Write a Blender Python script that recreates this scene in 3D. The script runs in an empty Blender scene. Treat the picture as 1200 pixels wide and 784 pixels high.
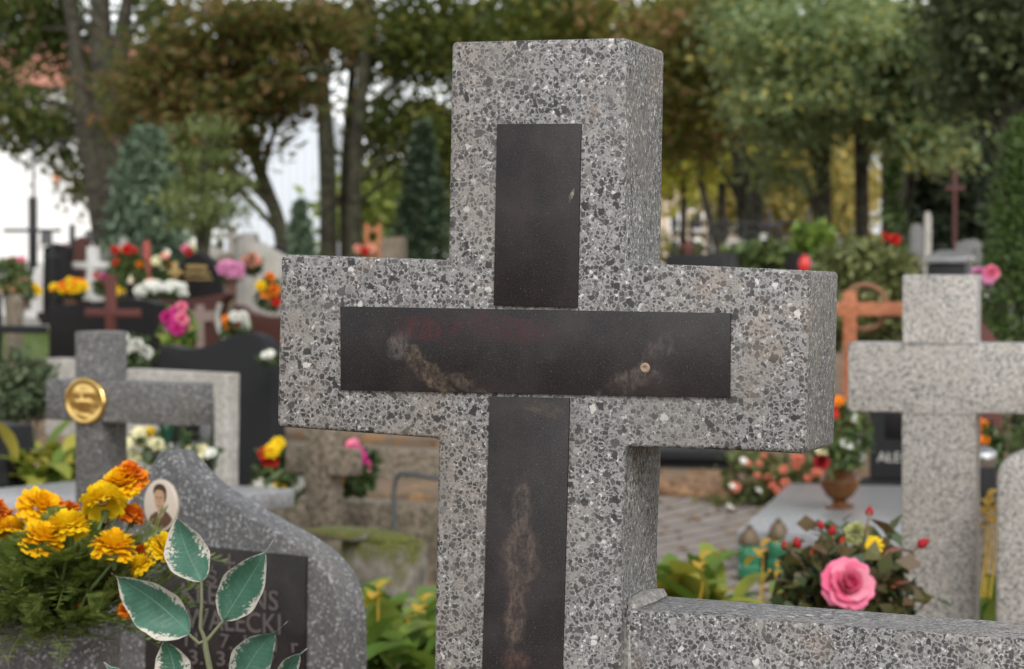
import bpy, bmesh, math, random
import numpy as np
from mathutils import Matrix, Vector

scene = bpy.context.scene
R = math.radians
# ------------------------------------------------------------------ camera, sky, sun, exposure
FPX, W, H, EYE = 3000.0, 1200.0, 784.0, 1.25
HORIZON = 310.0
PITCH = math.atan((H / 2 - HORIZON) / FPX)
cam_d = bpy.data.cameras.new('camera'); cam = bpy.data.objects.new('camera', cam_d)
scene.collection.objects.link(cam); scene.camera = cam
cam.location = (0, 0, EYE); cam.rotation_euler = (math.pi / 2 - PITCH, 0, 0)
cam_d.sensor_width = 36; cam_d.lens = 36 * FPX / W
cam_d.clip_start = 0.05; cam_d.clip_end = 2000
cam_d.dof.use_dof = True; cam_d.dof.focus_distance = 2.32; cam_d.dof.aperture_fstop = 13.0

world = bpy.data.worlds.new('World'); scene.world = world; world.use_nodes = True
wn, wl = world.node_tree.nodes, world.node_tree.links
SUN_EL, SUN_AZ = R(40), R(170)        # azimuth clockwise from +Y
sky = wn.new('ShaderNodeTexSky'); sky.sky_type = 'NISHITA'; sky.sun_disc = False
sky.sun_elevation = SUN_EL; sky.sun_rotation = SUN_AZ
sky.air_density = 1.0; sky.dust_density = 1.0; sky.ozone_density = 1.0
hsv = wn.new('ShaderNodeHueSaturation'); hsv.inputs['Saturation'].default_value = 0.16
wl.new(sky.outputs[0], hsv.inputs['Color'])
bg = wn['Background']; bg.inputs['Strength'].default_value = 0.15
wl.new(hsv.outputs[0], bg.inputs['Color'])

sun_d = bpy.data.lights.new('sun', 'SUN'); sun_d.energy = 1.35; sun_d.angle = R(24); sun_d.color = (1, .97, .92)
sun = bpy.data.objects.new('sun', sun_d); scene.collection.objects.link(sun)
sd = Vector((math.sin(SUN_AZ) * math.cos(SUN_EL), math.cos(SUN_AZ) * math.cos(SUN_EL), math.sin(SUN_EL)))
sun.rotation_euler = sd.to_track_quat('Z', 'Y').to_euler()
sun.location = (0, -5, 20)
scene.view_settings.view_transform = 'Standard'
scene.view_settings.look = 'None'
scene.view_settings.exposure = 0.70
scene.view_settings.gamma = 1.0
scene.cycles.use_denoising = True
scene.cycles.max_bounces = 6; scene.cycles.transparent_max_bounces = 8
scene.cycles.caustics_reflective = False; scene.cycles.caustics_refractive = False

rng = np.random.default_rng(7)
random.seed(11)

# ------------------------------------------------------------------ pixel <-> place helpers
_fw = Vector((0, math.cos(PITCH), -math.sin(PITCH))); _up = Vector((0, math.sin(PITCH), math.cos(PITCH)))
def ray(px, py):
    return _fw + Vector((1, 0, 0)) * ((px - W / 2) / FPX) + _up * ((H / 2 - py) / FPX)
def at(px, py, Y):
    d = ray(px, py); return Vector((0, 0, EYE)) + d * (Y / d.y)
def gz(y):
    return 0.0 if y < 12 else 0.033 * (min(y, 40) - 12)
def at_ground(px, Y):
    p = at(px, 310, Y); return Vector((p.x, Y, gz(Y)))
def px2m(n, Y): return n * Y / FPX

class Frame:
    """standing frame: local x to the right along the front, y away from the viewer, z up"""
    def __init__(s, px, Y, yaw=0, lean=0, z=None):
        b = at_ground(px, Y)
        if z is not None: b.z = z
        s.loc = b
        s.M = Matrix.Translation(b) @ Matrix.Rotation(-R(yaw), 4, 'Z') @ Matrix.Rotation(-R(lean), 4, 'X')
        s.Mi = s.M.inverted()
    def uv(s, px, py, y0=0.0):
        o = s.Mi @ Vector((0, 0, EYE)); d = s.Mi.to_3x3() @ ray(px, py)
        t = (y0 - o.y) / d.y; p = o + d * t
        return (p.x, p.z)
    def pts(s, lst, y0=0.0): return [s.uv(a, b, y0) for a, b in lst]

# ------------------------------------------------------------------ object helpers
def link(o): scene.collection.objects.link(o)
def tag(o, label=None, cat=None, group=None, kind=None):
    if label: o['label'] = label
    if cat: o['category'] = cat
    if group: o['group'] = group
    if kind: o['kind'] = kind
    return o
def thing(name, label, cat, frame=None, loc=None, group=None):
    o = bpy.data.objects.new(name, None); link(o); o.empty_display_size = .1
    if frame is not None: o.matrix_world = frame.M
    elif loc is not None: o.location = loc
    return tag(o, label, cat, group)
def put(name, me, mats, parent=None, loc=None, rot=None, scale=None):
    o = bpy.data.objects.new(name, me); link(o)
    if not isinstance(mats, (list, tuple)): mats = [mats]
    if len(me.materials) == 0:
        for m in mats: me.materials.append(m)
    if parent is not None: o.parent = parent
    if loc is not None: o.location = loc
    if rot is not None: o.rotation_euler = rot
    if scale is not None: o.scale = scale if hasattr(scale, '__len__') else (scale,) * 3
    return o
def smooth(me, deg=35):
    me.polygons.foreach_set('use_smooth', [True] * len(me.polygons))
    me.set_sharp_from_angle(angle=R(deg)); me.update(); return me
def bm_mesh(bm, name='mesh', deg=35):
    bmesh.ops.recalc_face_normals(bm, faces=bm.faces)
    me = bpy.data.meshes.new(name); bm.to_mesh(me); bm.free(); return smooth(me, deg)
def bevel_bm(bm, w, seg=2, ang=25):
    if w <= 0: return
    es = [e for e in bm.edges if len(e.link_faces) == 2 and e.calc_face_angle(0) > R(ang)]
    if es: bmesh.ops.bevel(bm, geom=es, offset=w, segments=seg, profile=.5, affect='EDGES', clamp_overlap=True)
def prism(outline, y0, y1, bev=.003, seg=2, deg=35):
    bm = bmesh.new()
    vs = [bm.verts.new((u, y0, v)) for u, v in outline]
    f = bm.faces.new(vs)
    r = bmesh.ops.extrude_face_region(bm, geom=[f])
    for v in r['geom']:
        if isinstance(v, bmesh.types.BMVert): v.co.y = y1
    bmesh.ops.recalc_face_normals(bm, faces=bm.faces)
    bevel_bm(bm, bev, seg)
    return bm_mesh(bm, deg=deg)
def rect(x0, x1, z0, z1): return [(x0, z0), (x1, z0), (x1, z1), (x0, z1)]
def box_me(x0, x1, y0, y1, z0, z1, bev=.004): return prism(rect(x0, x1, z0, z1), y0, y1, bev)
def cross_outline(w, arm, armh, top, zc, z0, dx=0):
    """w column width, arm total span, armh arm height, zc centre height of the arm"""
    a, h, s = w / 2, armh / 2, arm / 2
    return [(-a, z0), (a, z0), (a, zc - h), (s + dx, zc - h), (s + dx, zc + h), (a, zc + h), (a, top), (-a, top), (-a, zc + h), (-s + dx, zc + h), (-s + dx, zc - h), (-a, zc - h)]
def tube(bm, pts, rad, n=8, cap=True):
    pts = [Vector(p) for p in pts]
    if not hasattr(rad, '__len__'): rad = [rad] * len(pts)
    rings = []; ref = None
    for i, p in enumerate(pts):
        d = (pts[min(i + 1, len(pts) - 1)] - pts[max(i - 1, 0)]).normalized()
        if ref is None:
            ref = Vector((0, 1, 0)) if abs(d.y) < .9 else Vector((1, 0, 0))
        a = (ref - d * ref.dot(d)).normalized(); b = d.cross(a); ref = a
        rings.append([bm.verts.new(p + (a * math.cos(t) + b * math.sin(t)) * rad[i]) for t in [2 * math.pi * k / n for k in range(n)]])
    for r0, r1 in zip(rings, rings[1:]):
        for k in range(n): bm.faces.new((r0[k], r0[(k + 1) % n], r1[(k + 1) % n], r1[k]))
    if cap:
        bm.faces.new(rings[0]); bm.faces.new(rings[-1])
def tube_me(pts, rad, n=8):
    bm = bmesh.new(); tube(bm, pts, rad, n); return bm_mesh(bm)
def lathe(bm, prof, n=20, c=(0, 0, 0), sx=1, sy=1):
    rings = [[bm.verts.new((c[0] + r * sx * math.cos(2 * math.pi * k / n), c[1] + r * sy * math.sin(2 * math.pi * k / n), c[2] + z)) for k in range(n)] for r, z in prof]
    for r0, r1 in zip(rings, rings[1:]):
        for k in range(n): bm.faces.new((r0[k], r0[(k + 1) % n], r1[(k + 1) % n], r1[k]))
    bm.faces.new(rings[0]); bm.faces.new(rings[-1])
def lathe_me(prof, n=20, deg=40):
    bm = bmesh.new(); lathe(bm, prof, n); return bm_mesh(bm, deg=deg)
def smooth_poly(p, n=4):
    """Catmull-Rom through an open list of 2-D points"""
    out = []
    for i in range(len(p) - 1):
        a, b, c, d = p[max(i - 1, 0)], p[i], p[i + 1], p[min(i + 2, len(p) - 1)]
        for k in range(n):
            t = k / n
            out.append(tuple(.5 * ((2 * b[j]) + (-a[j] + c[j]) * t + (2 * a[j] - 5 * b[j] + 4 * c[j] - d[j]) * t * t + (-a[j] + 3 * b[j] - 3 * c[j] + d[j]) * t ** 3) for j in range(len(b))))
    out.append(tuple(p[-1])); return out

# fast mesh out of quads: V (N,4,3), tone (N,)
def quad_mesh(V, tone=None, name='leaves'):
    n = len(V); me = bpy.data.meshes.new(name)
    me.vertices.add(n * 4); me.vertices.foreach_set('co', V.astype(np.float32).ravel())
    me.loops.add(n * 4); me.loops.foreach_set('vertex_index', np.arange(n * 4, dtype=np.int32))
    me.polygons.add(n); me.polygons.foreach_set('loop_start', np.arange(n, dtype=np.int32) * 4)
    me.update(calc_edges=True)
    if tone is not None:
        at_ = me.attributes.new('tone', 'FLOAT', 'POINT'); at_.data.foreach_set('value', np.repeat(tone, 4).astype(np.float32))
    me.validate(); return me
def unit(v): return v / np.maximum(np.linalg.norm(v, axis=1, keepdims=True), 1e-9)
def leaf_quads(P, L, Wd, up=.4, droop=0., jitter=.35):
    n = len(P)
    N = unit(rng.normal(size=(n, 3)) + np.array([0, 0, up * 3]))
    T = unit(np.cross(N, rng.normal(size=(n, 3)))); T[:, 2] -= droop; T = unit(T)
    B = unit(np.cross(N, T)); N = np.cross(T, B)
    l = L * (1 + jitter * rng.uniform(-1, 1, (n, 1))); w = Wd * (1 + jitter * rng.uniform(-1, 1, (n, 1)))
    return np.stack([P - T * l / 2, P + B * w / 2 - T * l * .06 + N * w * .16, P + T * l / 2, P - B * w / 2 - T * l * .06 + N * w * .16], 1)
def clustered(blobs, per, sig, flat=.6):
    """blobs: (centre, (rx,ry,rz), clusters). returns points and a tone per point"""
    Ps, Ts = [], []
    for c, r, k in blobs:
        d = unit(rng.normal(size=(k, 3))) * rng.uniform(.25, 1, (k, 1)) ** .5
        cc = np.array(c) + d * np.array(r)
        t = rng.uniform(0, 1, k)
        Ps.append((cc[:, None, :] + rng.normal(size=(k, per, 3)) * np.array([sig, sig, sig * flat])).reshape(-1, 3))
        Ts.append(np.repeat(t, per))
    return np.concatenate(Ps), np.concatenate(Ts)

# ------------------------------------------------------------------ materials
class NT:
    def __init__(s, name):
        s.m = bpy.data.materials.new(name); s.m.use_nodes = True
        s.n, s.l = s.m.node_tree.nodes, s.m.node_tree.links
        s.b = s.n['Principled BSDF']; s.out = s.n['Material Output']
    def add(s, t, **kw):
        x = s.n.new(t)
        for k, v in kw.items(): setattr(x, k, v)
        return x
    def L(s, a, b): s.l.new(a, b)
    def coord(s, which='Object', loc=None, scale=None):
        c = s.add('ShaderNodeTexCoord').outputs[which]
        if scale is not None or loc is not None:
            mp = s.add('ShaderNodeMapping'); s.L(c, mp.inputs[0])
            if scale is not None: mp.inputs['Scale'].default_value = scale
            if loc is not None: mp.inputs['Location'].default_value = loc
            c = mp.outputs[0]
        return c
    def noise(s, vec, scale, detail=3, rough=.55, dist=0, out='Fac'):
        x = s.add('ShaderNodeTexNoise'); s.L(vec, x.inputs['Vector'])
        x.inputs['Scale'].default_value = scale; x.inputs['Detail'].default_value = detail
        x.inputs['Roughness'].default_value = rough; x.inputs['Distortion'].default_value = dist
        return x.outputs[out]
    def vor(s, vec, scale, feature='F1', rnd=1):
        x = s.add('ShaderNodeTexVoronoi', feature=feature); s.L(vec, x.inputs['Vector'])
        x.inputs['Scale'].default_value = scale; x.inputs['Randomness'].default_value = rnd
        return x.outputs
    def ramp(s, fac, stops, interp='LINEAR'):
        x = s.add('ShaderNodeValToRGB'); e = x.color_ramp.elements; x.color_ramp.interpolation = interp
        while len(e) < len(stops): e.new(.5)
        for i, (p, c) in enumerate(stops):
            e[i].position = p
            if not hasattr(c, '__len__'): c = (c, c, c)
            e[i].color = (*c, 1)
        s.L(fac, x.inputs[0]); return x.outputs[0]
    def math(s, op, a, b=None, clamp=False):
        x = s.add('ShaderNodeMath', operation=op, use_clamp=clamp)
        for i, v in enumerate((a, b)):
            if v is None: continue
            if isinstance(v, (int, float)): x.inputs[i].default_value = v
            else: s.L(v, x.inputs[i])
        return x.outputs[0]
    def mix(s, fac, a, b, mode='MIX'):
        x = s.add('ShaderNodeMix', data_type='RGBA', blend_type=mode)
        for sock, v in ((x.inputs['Factor'], fac), (x.inputs['A'], a), (x.inputs['B'], b)):
            if isinstance(v, (int, float)): sock.default_value = v if sock.type == 'VALUE' else (v, v, v, 1)
            elif isinstance(v, tuple): sock.default_value = (*v, 1)
            else: s.L(v, sock)
        return x.outputs['Result']
    def bump(s, h, strength=.3, dist=.002):
        x = s.add('ShaderNodeBump'); x.inputs['Strength'].default_value = strength; x.inputs['Distance'].default_value = dist
        s.L(h, x.inputs['Height']); s.L(x.outputs[0], s.b.inputs['Normal'])
    def base(s, c):
        if isinstance(c, tuple): s.b.inputs['Base Color'].default_value = (*c, 1)
        else: s.L(c, s.b.inputs['Base Color'])
    def rough(s, v):
        if isinstance(v, (int, float)): s.b.inputs['Roughness'].default_value = v
        else: s.L(v, s.b.inputs['Roughness'])

def plain(name, c, rough=.6, metal=0, var=.25, scale=30, bump=0):
    t = NT(name); v = t.coord()
    n = t.noise(v, scale, 4)
    t.base(t.mix(n, tuple(x * (1 - var) for x in c), tuple(min(1, x * (1 + var)) for x in c)))
    t.rough(rough); t.b.inputs['Metallic'].default_value = metal
    if bump: t.bump(n, bump, .01)
    return t.m

def leafmat(name, cols, trans=.3, rough=.5, tonemix=.6, gain=1.0):
    """cols: ramp of leaf colours; each leaf (mesh island) and each clump picks its own"""
    cols = [tuple(min(.8, x * gain) for x in c) for c in cols]
    t = NT(name)
    g = t.add('ShaderNodeNewGeometry').outputs['Random Per Island']
    a = t.add('ShaderNodeAttribute', attribute_name='tone').outputs['Fac']
    f = t.math('ADD', t.math('MULTIPLY', g, 1 - tonemix), t.math('MULTIPLY', a, tonemix))
    st = [((i + .0) / (len(cols) - 1) * .8 + .1, c) for i, c in enumerate(cols)]
    c = t.ramp(f, st); t.base(c); t.rough(rough)
    t.b.inputs['Specular IOR Level'].default_value = .3
    tr = t.add('ShaderNodeBsdfTranslucent'); t.L(t.mix(.35, c, t.mix(1, c, (1, 1, .35), 'MULTIPLY')), tr.inputs[0])
    mx = t.add('ShaderNodeMixShader'); mx.inputs[0].default_value = trans
    t.L(t.b.outputs[0], mx.inputs[1]); t.L(tr.outputs[0], mx.inputs[2]); t.L(mx.outputs[0], t.out.inputs[0])
    return t.m

def petalmat(name, c1, c2, trans=.25, c3=None):
    t = NT(name)
    g = t.add('ShaderNodeNewGeometry').outputs['Random Per Island']
    st = [(0, c1), (1, c2)] if c3 is None else [(0, c1), (.6, c2), (1, c3)]
    c = t.ramp(g, st); t.base(c); t.rough(.6); t.b.inputs['Specular IOR Level'].default_value = .2
    tr = t.add('ShaderNodeBsdfTranslucent'); t.L(c, tr.inputs[0])
    mx = t.add('ShaderNodeMixShader'); mx.inputs[0].default_value = trans
    t.L(t.b.outputs[0], mx.inputs[1]); t.L(tr.outputs[0], mx.inputs[2]); t.L(mx.outputs[0], t.out.inputs[0])
    return t.m

def terrazzo(name, side=False):
    t = NT(name); v = t.coord()
    # a little domain warp makes the chips angular and uneven
    wv = t.add('ShaderNodeMix', data_type='RGBA', blend_type='LINEAR_LIGHT'); wv.inputs['Factor'].default_value = .0015
    t.L(v, wv.inputs['A']); t.L(t.noise(v, 480, 3, .7, out='Color'), wv.inputs['B']); vv = wv.outputs['Result']
    def layer(scale, lo, hi):
        cell = t.vor(vv, scale)['Color']; edge = t.vor(vv, scale, 'DISTANCE_TO_EDGE')['Distance']
        sep = t.add('ShaderNodeSeparateColor'); t.L(cell, sep.inputs[0])
        thr = t.math('ADD', t.math('MULTIPLY', sep.outputs[1], hi - lo), lo)
        return t.math('MULTIPLY', t.math('SUBTRACT', edge, thr), 16, True), sep.outputs[0], sep.outputs[2]
    fine_m, fr, fb = layer(450, .02, .22)
    big_m, br, bb = layer(225, .02, .17)
    big2_m, cr, cb = layer(140, .05, .28)
    grime = t.noise(v, 11, 5, .65); tint = t.noise(v, 5.5, 4, .6); dens = t.noise(v, 16, 3, .6)
    beige = t.ramp(tint, [(.46, 0.), (.64, 1.)])
    matrix_c = t.mix(beige, (.28, .277, .272), (.36, .305, .25))
    matrix_c = t.mix(t.math('MULTIPLY', t.noise(v, 1100, 2), .55), matrix_c, (.17, .16, .15))
    fine_c = t.ramp(fr, [(0, .035), (.35, .075), (.55, .18), (.84, .34), (.96, .60)])
    big_c = t.ramp(br, [(0, (.020, .019, .020)), (.30, (.038, .036, .036)), (.55, (.068, .063, .062)), (.72, (.13, .122, .118)), (.84, (.22, .21, .20)), (.93, (.34, .33, .31)), (.975, (.62, .60, .57))], 'CONSTANT')
    big_c = t.mix(t.math('MULTIPLY', t.noise(v, 800, 2), .35), big_c, (.13, .125, .12))
    col = t.mix(t.math('MULTIPLY', fine_m, t.math('SUBTRACT', .9, t.math('MULTIPLY', beige, .45))), matrix_c, fine_c)
    big_c = t.mix(t.math('MULTIPLY', beige, .55), big_c, t.mix(br, (.022, .019, .019), (.085, .072, .066)))
    # some areas hold fewer chips, some are packed with them
    keep = t.math('GREATER_THAN', t.math('ADD', bb, t.math('MULTIPLY', t.math('SUBTRACT', dens, .5), 1.3)), .16)
    col = t.mix(t.math('MULTIPLY', big_m, keep), col, big_c)
    col = t.mix(t.math('MULTIPLY', big2_m, t.math('GREATER_THAN', cr, .70)), col, t.ramp(cb, [(0, (.024, .023, .024)), (.55, (.06, .056, .055)), (.8, (.17, .165, .16)), (.93, (.56, .54, .50))], 'CONSTANT'))
    # weathering: a thin cement skin, ochre stain and soot with outlines of their own
    veil = t.ramp(grime, [(.47, 0.), (.68, .50)])
    col = t.mix(veil, col, (.175, .172, .166))
    col = t.mix(t.ramp(t.noise(t.coord(loc=(3, 1, 7)), 8, 5, .7), [(.56, 0.), (.72, .45)]), col, (.30, .215, .14))
    col = t.mix(t.ramp(t.noise(t.coord(loc=(1, 5, 2), scale=(1, 1, .4)), 13, 5, .7), [(.56, 0.), (.75, .5)]), col, (.075, .072, .068))
    if side:
        st = t.noise(t.coord(scale=(50, 50, 9)), 3, 4, .65)
        col = t.mix(t.ramp(st, [(.46, .15), (.70, .75)]), col, (.13, .135, .118))
        col = t.mix(t.ramp(t.noise(v, 230, 2, .6), [(.60, 0.), (.66, .8)]), col, (.55, .54, .52))
        col = t.mix(t.ramp(t.noise(t.coord(loc=(4, 4, 4)), 30, 5, .7), [(.60, 0.), (.70, .5)]), col, (.16, .17, .085))
    col = t.mix(1, col, (.87, .87, .88) if not side else (1., 1., 1.), 'MULTIPLY')
    t.base(col)
    t.rough(.60 if not side else .8)
    pit = t.ramp(t.noise(t.coord(loc=(9, 2, 6)), 330, 2, .5), [(.66, 0.), (.70, 1.)])
    col2 = t.mix(t.math('MULTIPLY', pit, .7), col, (.03, .027, .025)); t.base(col2)
    h = t.math('SUBTRACT', t.math('ADD', t.math('MULTIPLY', big_m, .6), t.noise(v, 500, 3)), t.math('MULTIPLY', pit, 1.2))
    t.bump(h, .35 if not side else .8, .0012)
    return t.m

def granite(name, stops, scale=260, rough=.45, grime=None, big=None, bump=.15):
    """speckled stone; stops pick the grain colours"""
    t = NT(name); v = t.coord()
    a = t.vor(v, scale)['Color']; sep = t.add('ShaderNodeSeparateColor'); t.L(a, sep.inputs[0])
    n = t.noise(v, scale * .55, 3, .6)
    f = t.math('ADD', t.math('MULTIPLY', sep.outputs[0], .55), t.math('MULTIPLY', n, .45))
    c = t.ramp(f, stops)
    if grime:
        c = t.mix(t.ramp(t.noise(t.coord(scale=(1, 1, .45)), 7, 5, .65), [(.45, 0.), (.75, grime[1])]), c, grime[0])
    t.base(c); t.rough(rough)
    t.bump(t.math('ADD', sep.outputs[1], n), bump, .001)
    return t.m

def blackstone(name, c=(.012, .012, .013), spark=(.06, .06, .06), rough=.18, scale=420):
    t = NT(name); v = t.coord()
    f = t.noise(v, scale, 2, .7)
    t.base(t.mix(t.ramp(f, [(.5, 0.), (.75, 1.)]), c, spark))
    t.rough(t.ramp(t.noise(v, 6, 4), [(.3, rough), (.8, rough * 1.9)])); t.b.inputs['Specular IOR Level'].default_value = .10; return t.m

# shared materials
M = {}
M['terrazzo'] = terrazzo('terrazzo_front'); M['terrazzo_side'] = terrazzo('terrazzo_weathered', True)
M['granite_grey'] = granite('grey_granite', [(.26, (.085, .085, .085)), (.40, (.20, .195, .185)), (.5, (.34, .32, .29)), (.60, (.40, .36, .315)), (.70, (.31, .30, .285)), (.8, (.50, .475, .44))], 260, .5, ((.22, .195, .16), .6))
M['granite_mid'] = granite('dark_mottled_granite', [(.28, (.035, .035, .037)), (.45, (.085, .084, .085)), (.6, (.125, .122, .12)), (.72, (.165, .162, .158)), (.82, (.38, .37, .36))], 240, .5, ((.115, .105, .085), .6))
M['concrete_speck'] = granite('speckled_artificial_stone', [(.25, (.050, .050, .052)), (.5, (.080, .080, .083)), (.66, (.108, .107, .109)), (.73, (.22, .22, .215)), (.84, (.42, .42, .41))], 270, .45, ((.19, .17, .15), .45))
M['slab'] = granite('pale_slab_granite', [(.3, (.12, .12, .125)), (.5, (.22, .22, .225)), (.7, (.31, .31, .31))], 150, .3)
M['concrete'] = granite('pale_concrete', [(.3, (.26, .245, .215)), (.5, (.34, .32, .29)), (.7, (.40, .385, .355))], 90, .8, ((.17, .16, .13), .6))
M['old_stone'] = granite('weathered_brown_stone', [(.3, (.085, .066, .046)), (.5, (.15, .12, .088)), (.7, (.21, .175, .13))], 60, .9, ((.06, .058, .03), .8), bump=.5)
M['black'] = blackstone('polished_black_stone', (.008, .007, .007), (.03, .028, .028), .3)
M['darkgrey'] = blackstone('dark_grey_stone', (.017, .0175, .0185), (.045, .046, .048), .4, 300)
M['brown'] = blackstone('red_brown_granite', (.055, .022, .018), (.12, .06, .05), .3, 160)
M['brass'] = plain('brass', (.86, .58, .20), .17, 1, .18, 45)
M['gold'] = plain('gilding', (.42, .29, .12), .4, .6, .1)
M['iron'] = plain('dark_iron', (.022, .022, .024), .5, .3)
M['pipe'] = plain('grey_pipe', (.10, .105, .11), .5, .5)
M['orangewood'] = granite('orange_wood', [(.3, (.27, .085, .035)), (.5, (.36, .12, .05)), (.75, (.42, .155, .07))], 40, .7, ((.22, .09, .05), .6))
M['redwood'] = plain('red_brown_wood', (.085, .020, .014), .6, 0, .3, 12)
M['white'] = plain('white_stone', (.50, .49, .47), .6, 0, .08, 6)
M['bark'] = granite('tree_bark', [(.3, (.022, .020, .013)), (.5, (.045, .042, .026)), (.7, (.072, .068, .042))], 14, .95, ((.05, .056, .024), .6), bump=.8)
M['bark_dark'] = granite('dark_tree_bark', [(.3, (.020, .017, .012)), (.5, (.040, .034, .024)), (.7, (.065, .056, .04))], 14, .95, ((.045, .05, .022), .5), bump=.8)
M['stem'] = plain('green_stem', (.12, .17, .05), .6)

# ------------------------------------------------------------------ ground
def sheet(name, xs, ys, dz, mat, kind='structure'):
    xs, ys = list(xs), list(ys)
    vs = [(x, y, gz(y) + dz) for y in ys for x in xs]; n = len(xs)
    fs = [(j * n + i, j * n + i + 1, (j + 1) * n + i + 1, (j + 1) * n + i) for j in range(len(ys) - 1) for i in range(n - 1)]
    me = bpy.data.meshes.new(name); me.from_pydata(vs, [], fs); smooth(me)
    return tag(put(name, me, mat), kind=kind)
t = NT('earth_with_leaf_litter'); v = t.coord()
c = t.ramp(t.noise(v, 1.1, 6, .65), [(.3, (.075, .055, .036)), (.5, (.15, .105, .068)), (.62, (.20, .145, .095)), (.75, (.12, .12, .06))])
lv = t.vor(v, 16); sp = t.add('ShaderNodeSeparateColor'); t.L(lv['Color'], sp.inputs[0])
c = t.mix(t.math('MULTIPLY', t.math('GREATER_THAN', sp.outputs[0], .72), .7), c, t.ramp(sp.outputs[1], [(0, (.20, .11, .045)), (.5, (.30, .17, .07)), (1, (.11, .06, .03))]))
t.base(c); t.rough(.95); t.bump(t.noise(v, 22, 5), .6, .03); M['earth'] = t.m
sheet('ground', [-300, -120, -40, -12, -6, -3, 0, 3, 6, 12, 40, 120, 300], [-40, -10, 0, 6, 12, 20, 30, 40, 60, 120, 300, 700], 0, M['earth'])
t = NT('mown_grass_ground'); v = t.coord()
t.base(t.ramp(t.noise(v, 5, 6, .7), [(.3, (.06, .10, .025)), (.55, (.115, .165, .04)), (.75, (.17, .19, .06))])); t.rough(.9); t.bump(t.noise(v, 60, 3), .6, .03); M['lawn'] = t.m
sheet('lawn', np.linspace(-9.5, -2.6, 8), np.linspace(20, 27.8, 9), .006, M['lawn'])
t = NT('pale_gravel'); v = t.coord()
t.base(t.ramp(t.noise(v, 34, 5, .7), [(.3, (.17, .155, .135)), (.6, (.30, .28, .25)), (.8, (.38, .36, .33))])); t.rough(.95); t.bump(t.noise(v, 90, 2), .5, .01); M['gravel'] = t.m
sheet('gravel_path', np.linspace(-14, 9, 12), np.linspace(28, 33.5, 8), .010, M['gravel'])
# concrete block paving on the right
t = NT('block_paving'); v = t.coord()
mp = t.add('ShaderNodeMapping'); t.L(v, mp.inputs[0]); mp.inputs['Rotation'].default_value = (0, 0, R(-14 - 45))
br = t.add('ShaderNodeTexBrick'); t.L(mp.outputs[0], br.inputs['Vector'])
br.inputs['Scale'].default_value = 1; br.inputs['Brick Width'].default_value = .28; br.inputs['Row Height'].default_value = .14
br.inputs['Mortar Size'].default_value = .012; br.inputs['Mortar Smooth'].default_value = .3
br.inputs['Color1'].default_value = (.205, .175, .15, 1); br.inputs['Color2'].default_value = (.27, .235, .205, 1); br.inputs['Mortar'].default_value = (.06, .048, .038, 1)
t.base(t.mix(t.math('MULTIPLY', t.noise(v, 5, 5, .65), .3), br.outputs['Color'], (.17, .14, .115))); t.rough(.85)
t.bump(br.outputs['Fac'], -.6, .006); M['paving'] = t.m
sheet('block_paving', np.linspace(-.25, 3.6, 6), np.linspace(8.4, 13.8, 8), .008, M['paving'])

# ------------------------------------------------------------------ the terrazzo cross in focus
FC = Frame(620, 2.3, 18.5, .7)
tc = thing('terrazzo_cross', 'large speckled grey terrazzo cross with black inlay strips, in sharp focus in the middle', 'grave cross', FC)
def side_slot(me, lim=.3):
    for p in me.polygons: p.material_index = 1 if abs(p.normal.y) < 1 - lim else 0
    return me
outl = FC.pts([(529, 49), (735, 44), (732.5, 200), (731, 308), (840, 312), (949, 317), (943.6, 532), (840, 527), (732.5, 523.5), (727.5, 635), (726, 784)])
uR = FC.uv(726, 784)[0]; uL = FC.uv(508, 784)[0]
outl += [(uR - .004, .02), (uL - .004, .02)] + FC.pts([(508, 784), (513, 514), (420, 507), (324, 500), (326, 400), (329, 298), (430, 301), (524.5, 304.6), (527, 170)])
THK = .128
body = side_slot(prism(outl, 0, THK, .0042, 3))
put('cross_body', body, [M['terrazzo'], M['terrazzo_side']], tc)

def inlay_mat(name, stain=None, red=None, hole=None):
    t = NT(name); v = t.coord()
    grain = t.noise(v, 650, 2, .75)
    c = t.mix(t.ramp(grain, [(.42, 0.), (.72, 1.)]), (.009, .0075, .008), (.030, .025, .026))
    dust = t.ramp(t.noise(v, 14, 6, .65), [(.45, 0.), (.7, .55)])
    c = t.mix(dust, c, (.045, .037, .034))
    c = t.mix(t.ramp(t.noise(v, 900, 1), [(.72, 0.), (.76, .8)]), c, (.22, .20, .19))
    if stain: c = stain(t, v, c)
    t.base(c); t.rough(t.ramp(t.noise(v, 20, 4), [(.3, .30), (.8, .6)])); t.b.inputs['Specular IOR Level'].default_value = .3; t.bump(grain, .08, .0004)
    return t.m
def blob_mask(t, v, cu, cv, ru, rv, rot=0, nz=.8, nscale=55, soft=.4):
    """a stain with an outline of its own: rotated ellipse, edge broken up by noise"""
    mp = t.add('ShaderNodeMapping', vector_type='TEXTURE'); t.L(v, mp.inputs[0])
    mp.inputs['Location'].default_value = (cu, 0, cv); mp.inputs['Rotation'].default_value = (0, rot, 0); mp.inputs['Scale'].default_value = (ru, 10, rv)
    ln = t.add('ShaderNodeVectorMath', operation='LENGTH'); t.L(mp.outputs[0], ln.inputs[0])
    d = t.math('ADD', ln.outputs['Value'], t.math('MULTIPLY', t.math('SUBTRACT', t.noise(v, nscale, 5, .6), .5), nz * 2))
    m = t.ramp(d, [(max(0, .8 - soft * .7), 1.), (min(1., .8 + soft * .12), 0.)])
    flake = t.ramp(t.noise(t.coord(scale=(1, 1, .5)), 260, 6, .75), [(.40, .12), (.56, 1.)])
    return t.math('MULTIPLY', m, t.math('MULTIPLY', flake, t.ramp(t.noise(v, 60, 5, .75), [(.36, .1), (.58, 1.)])))
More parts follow.
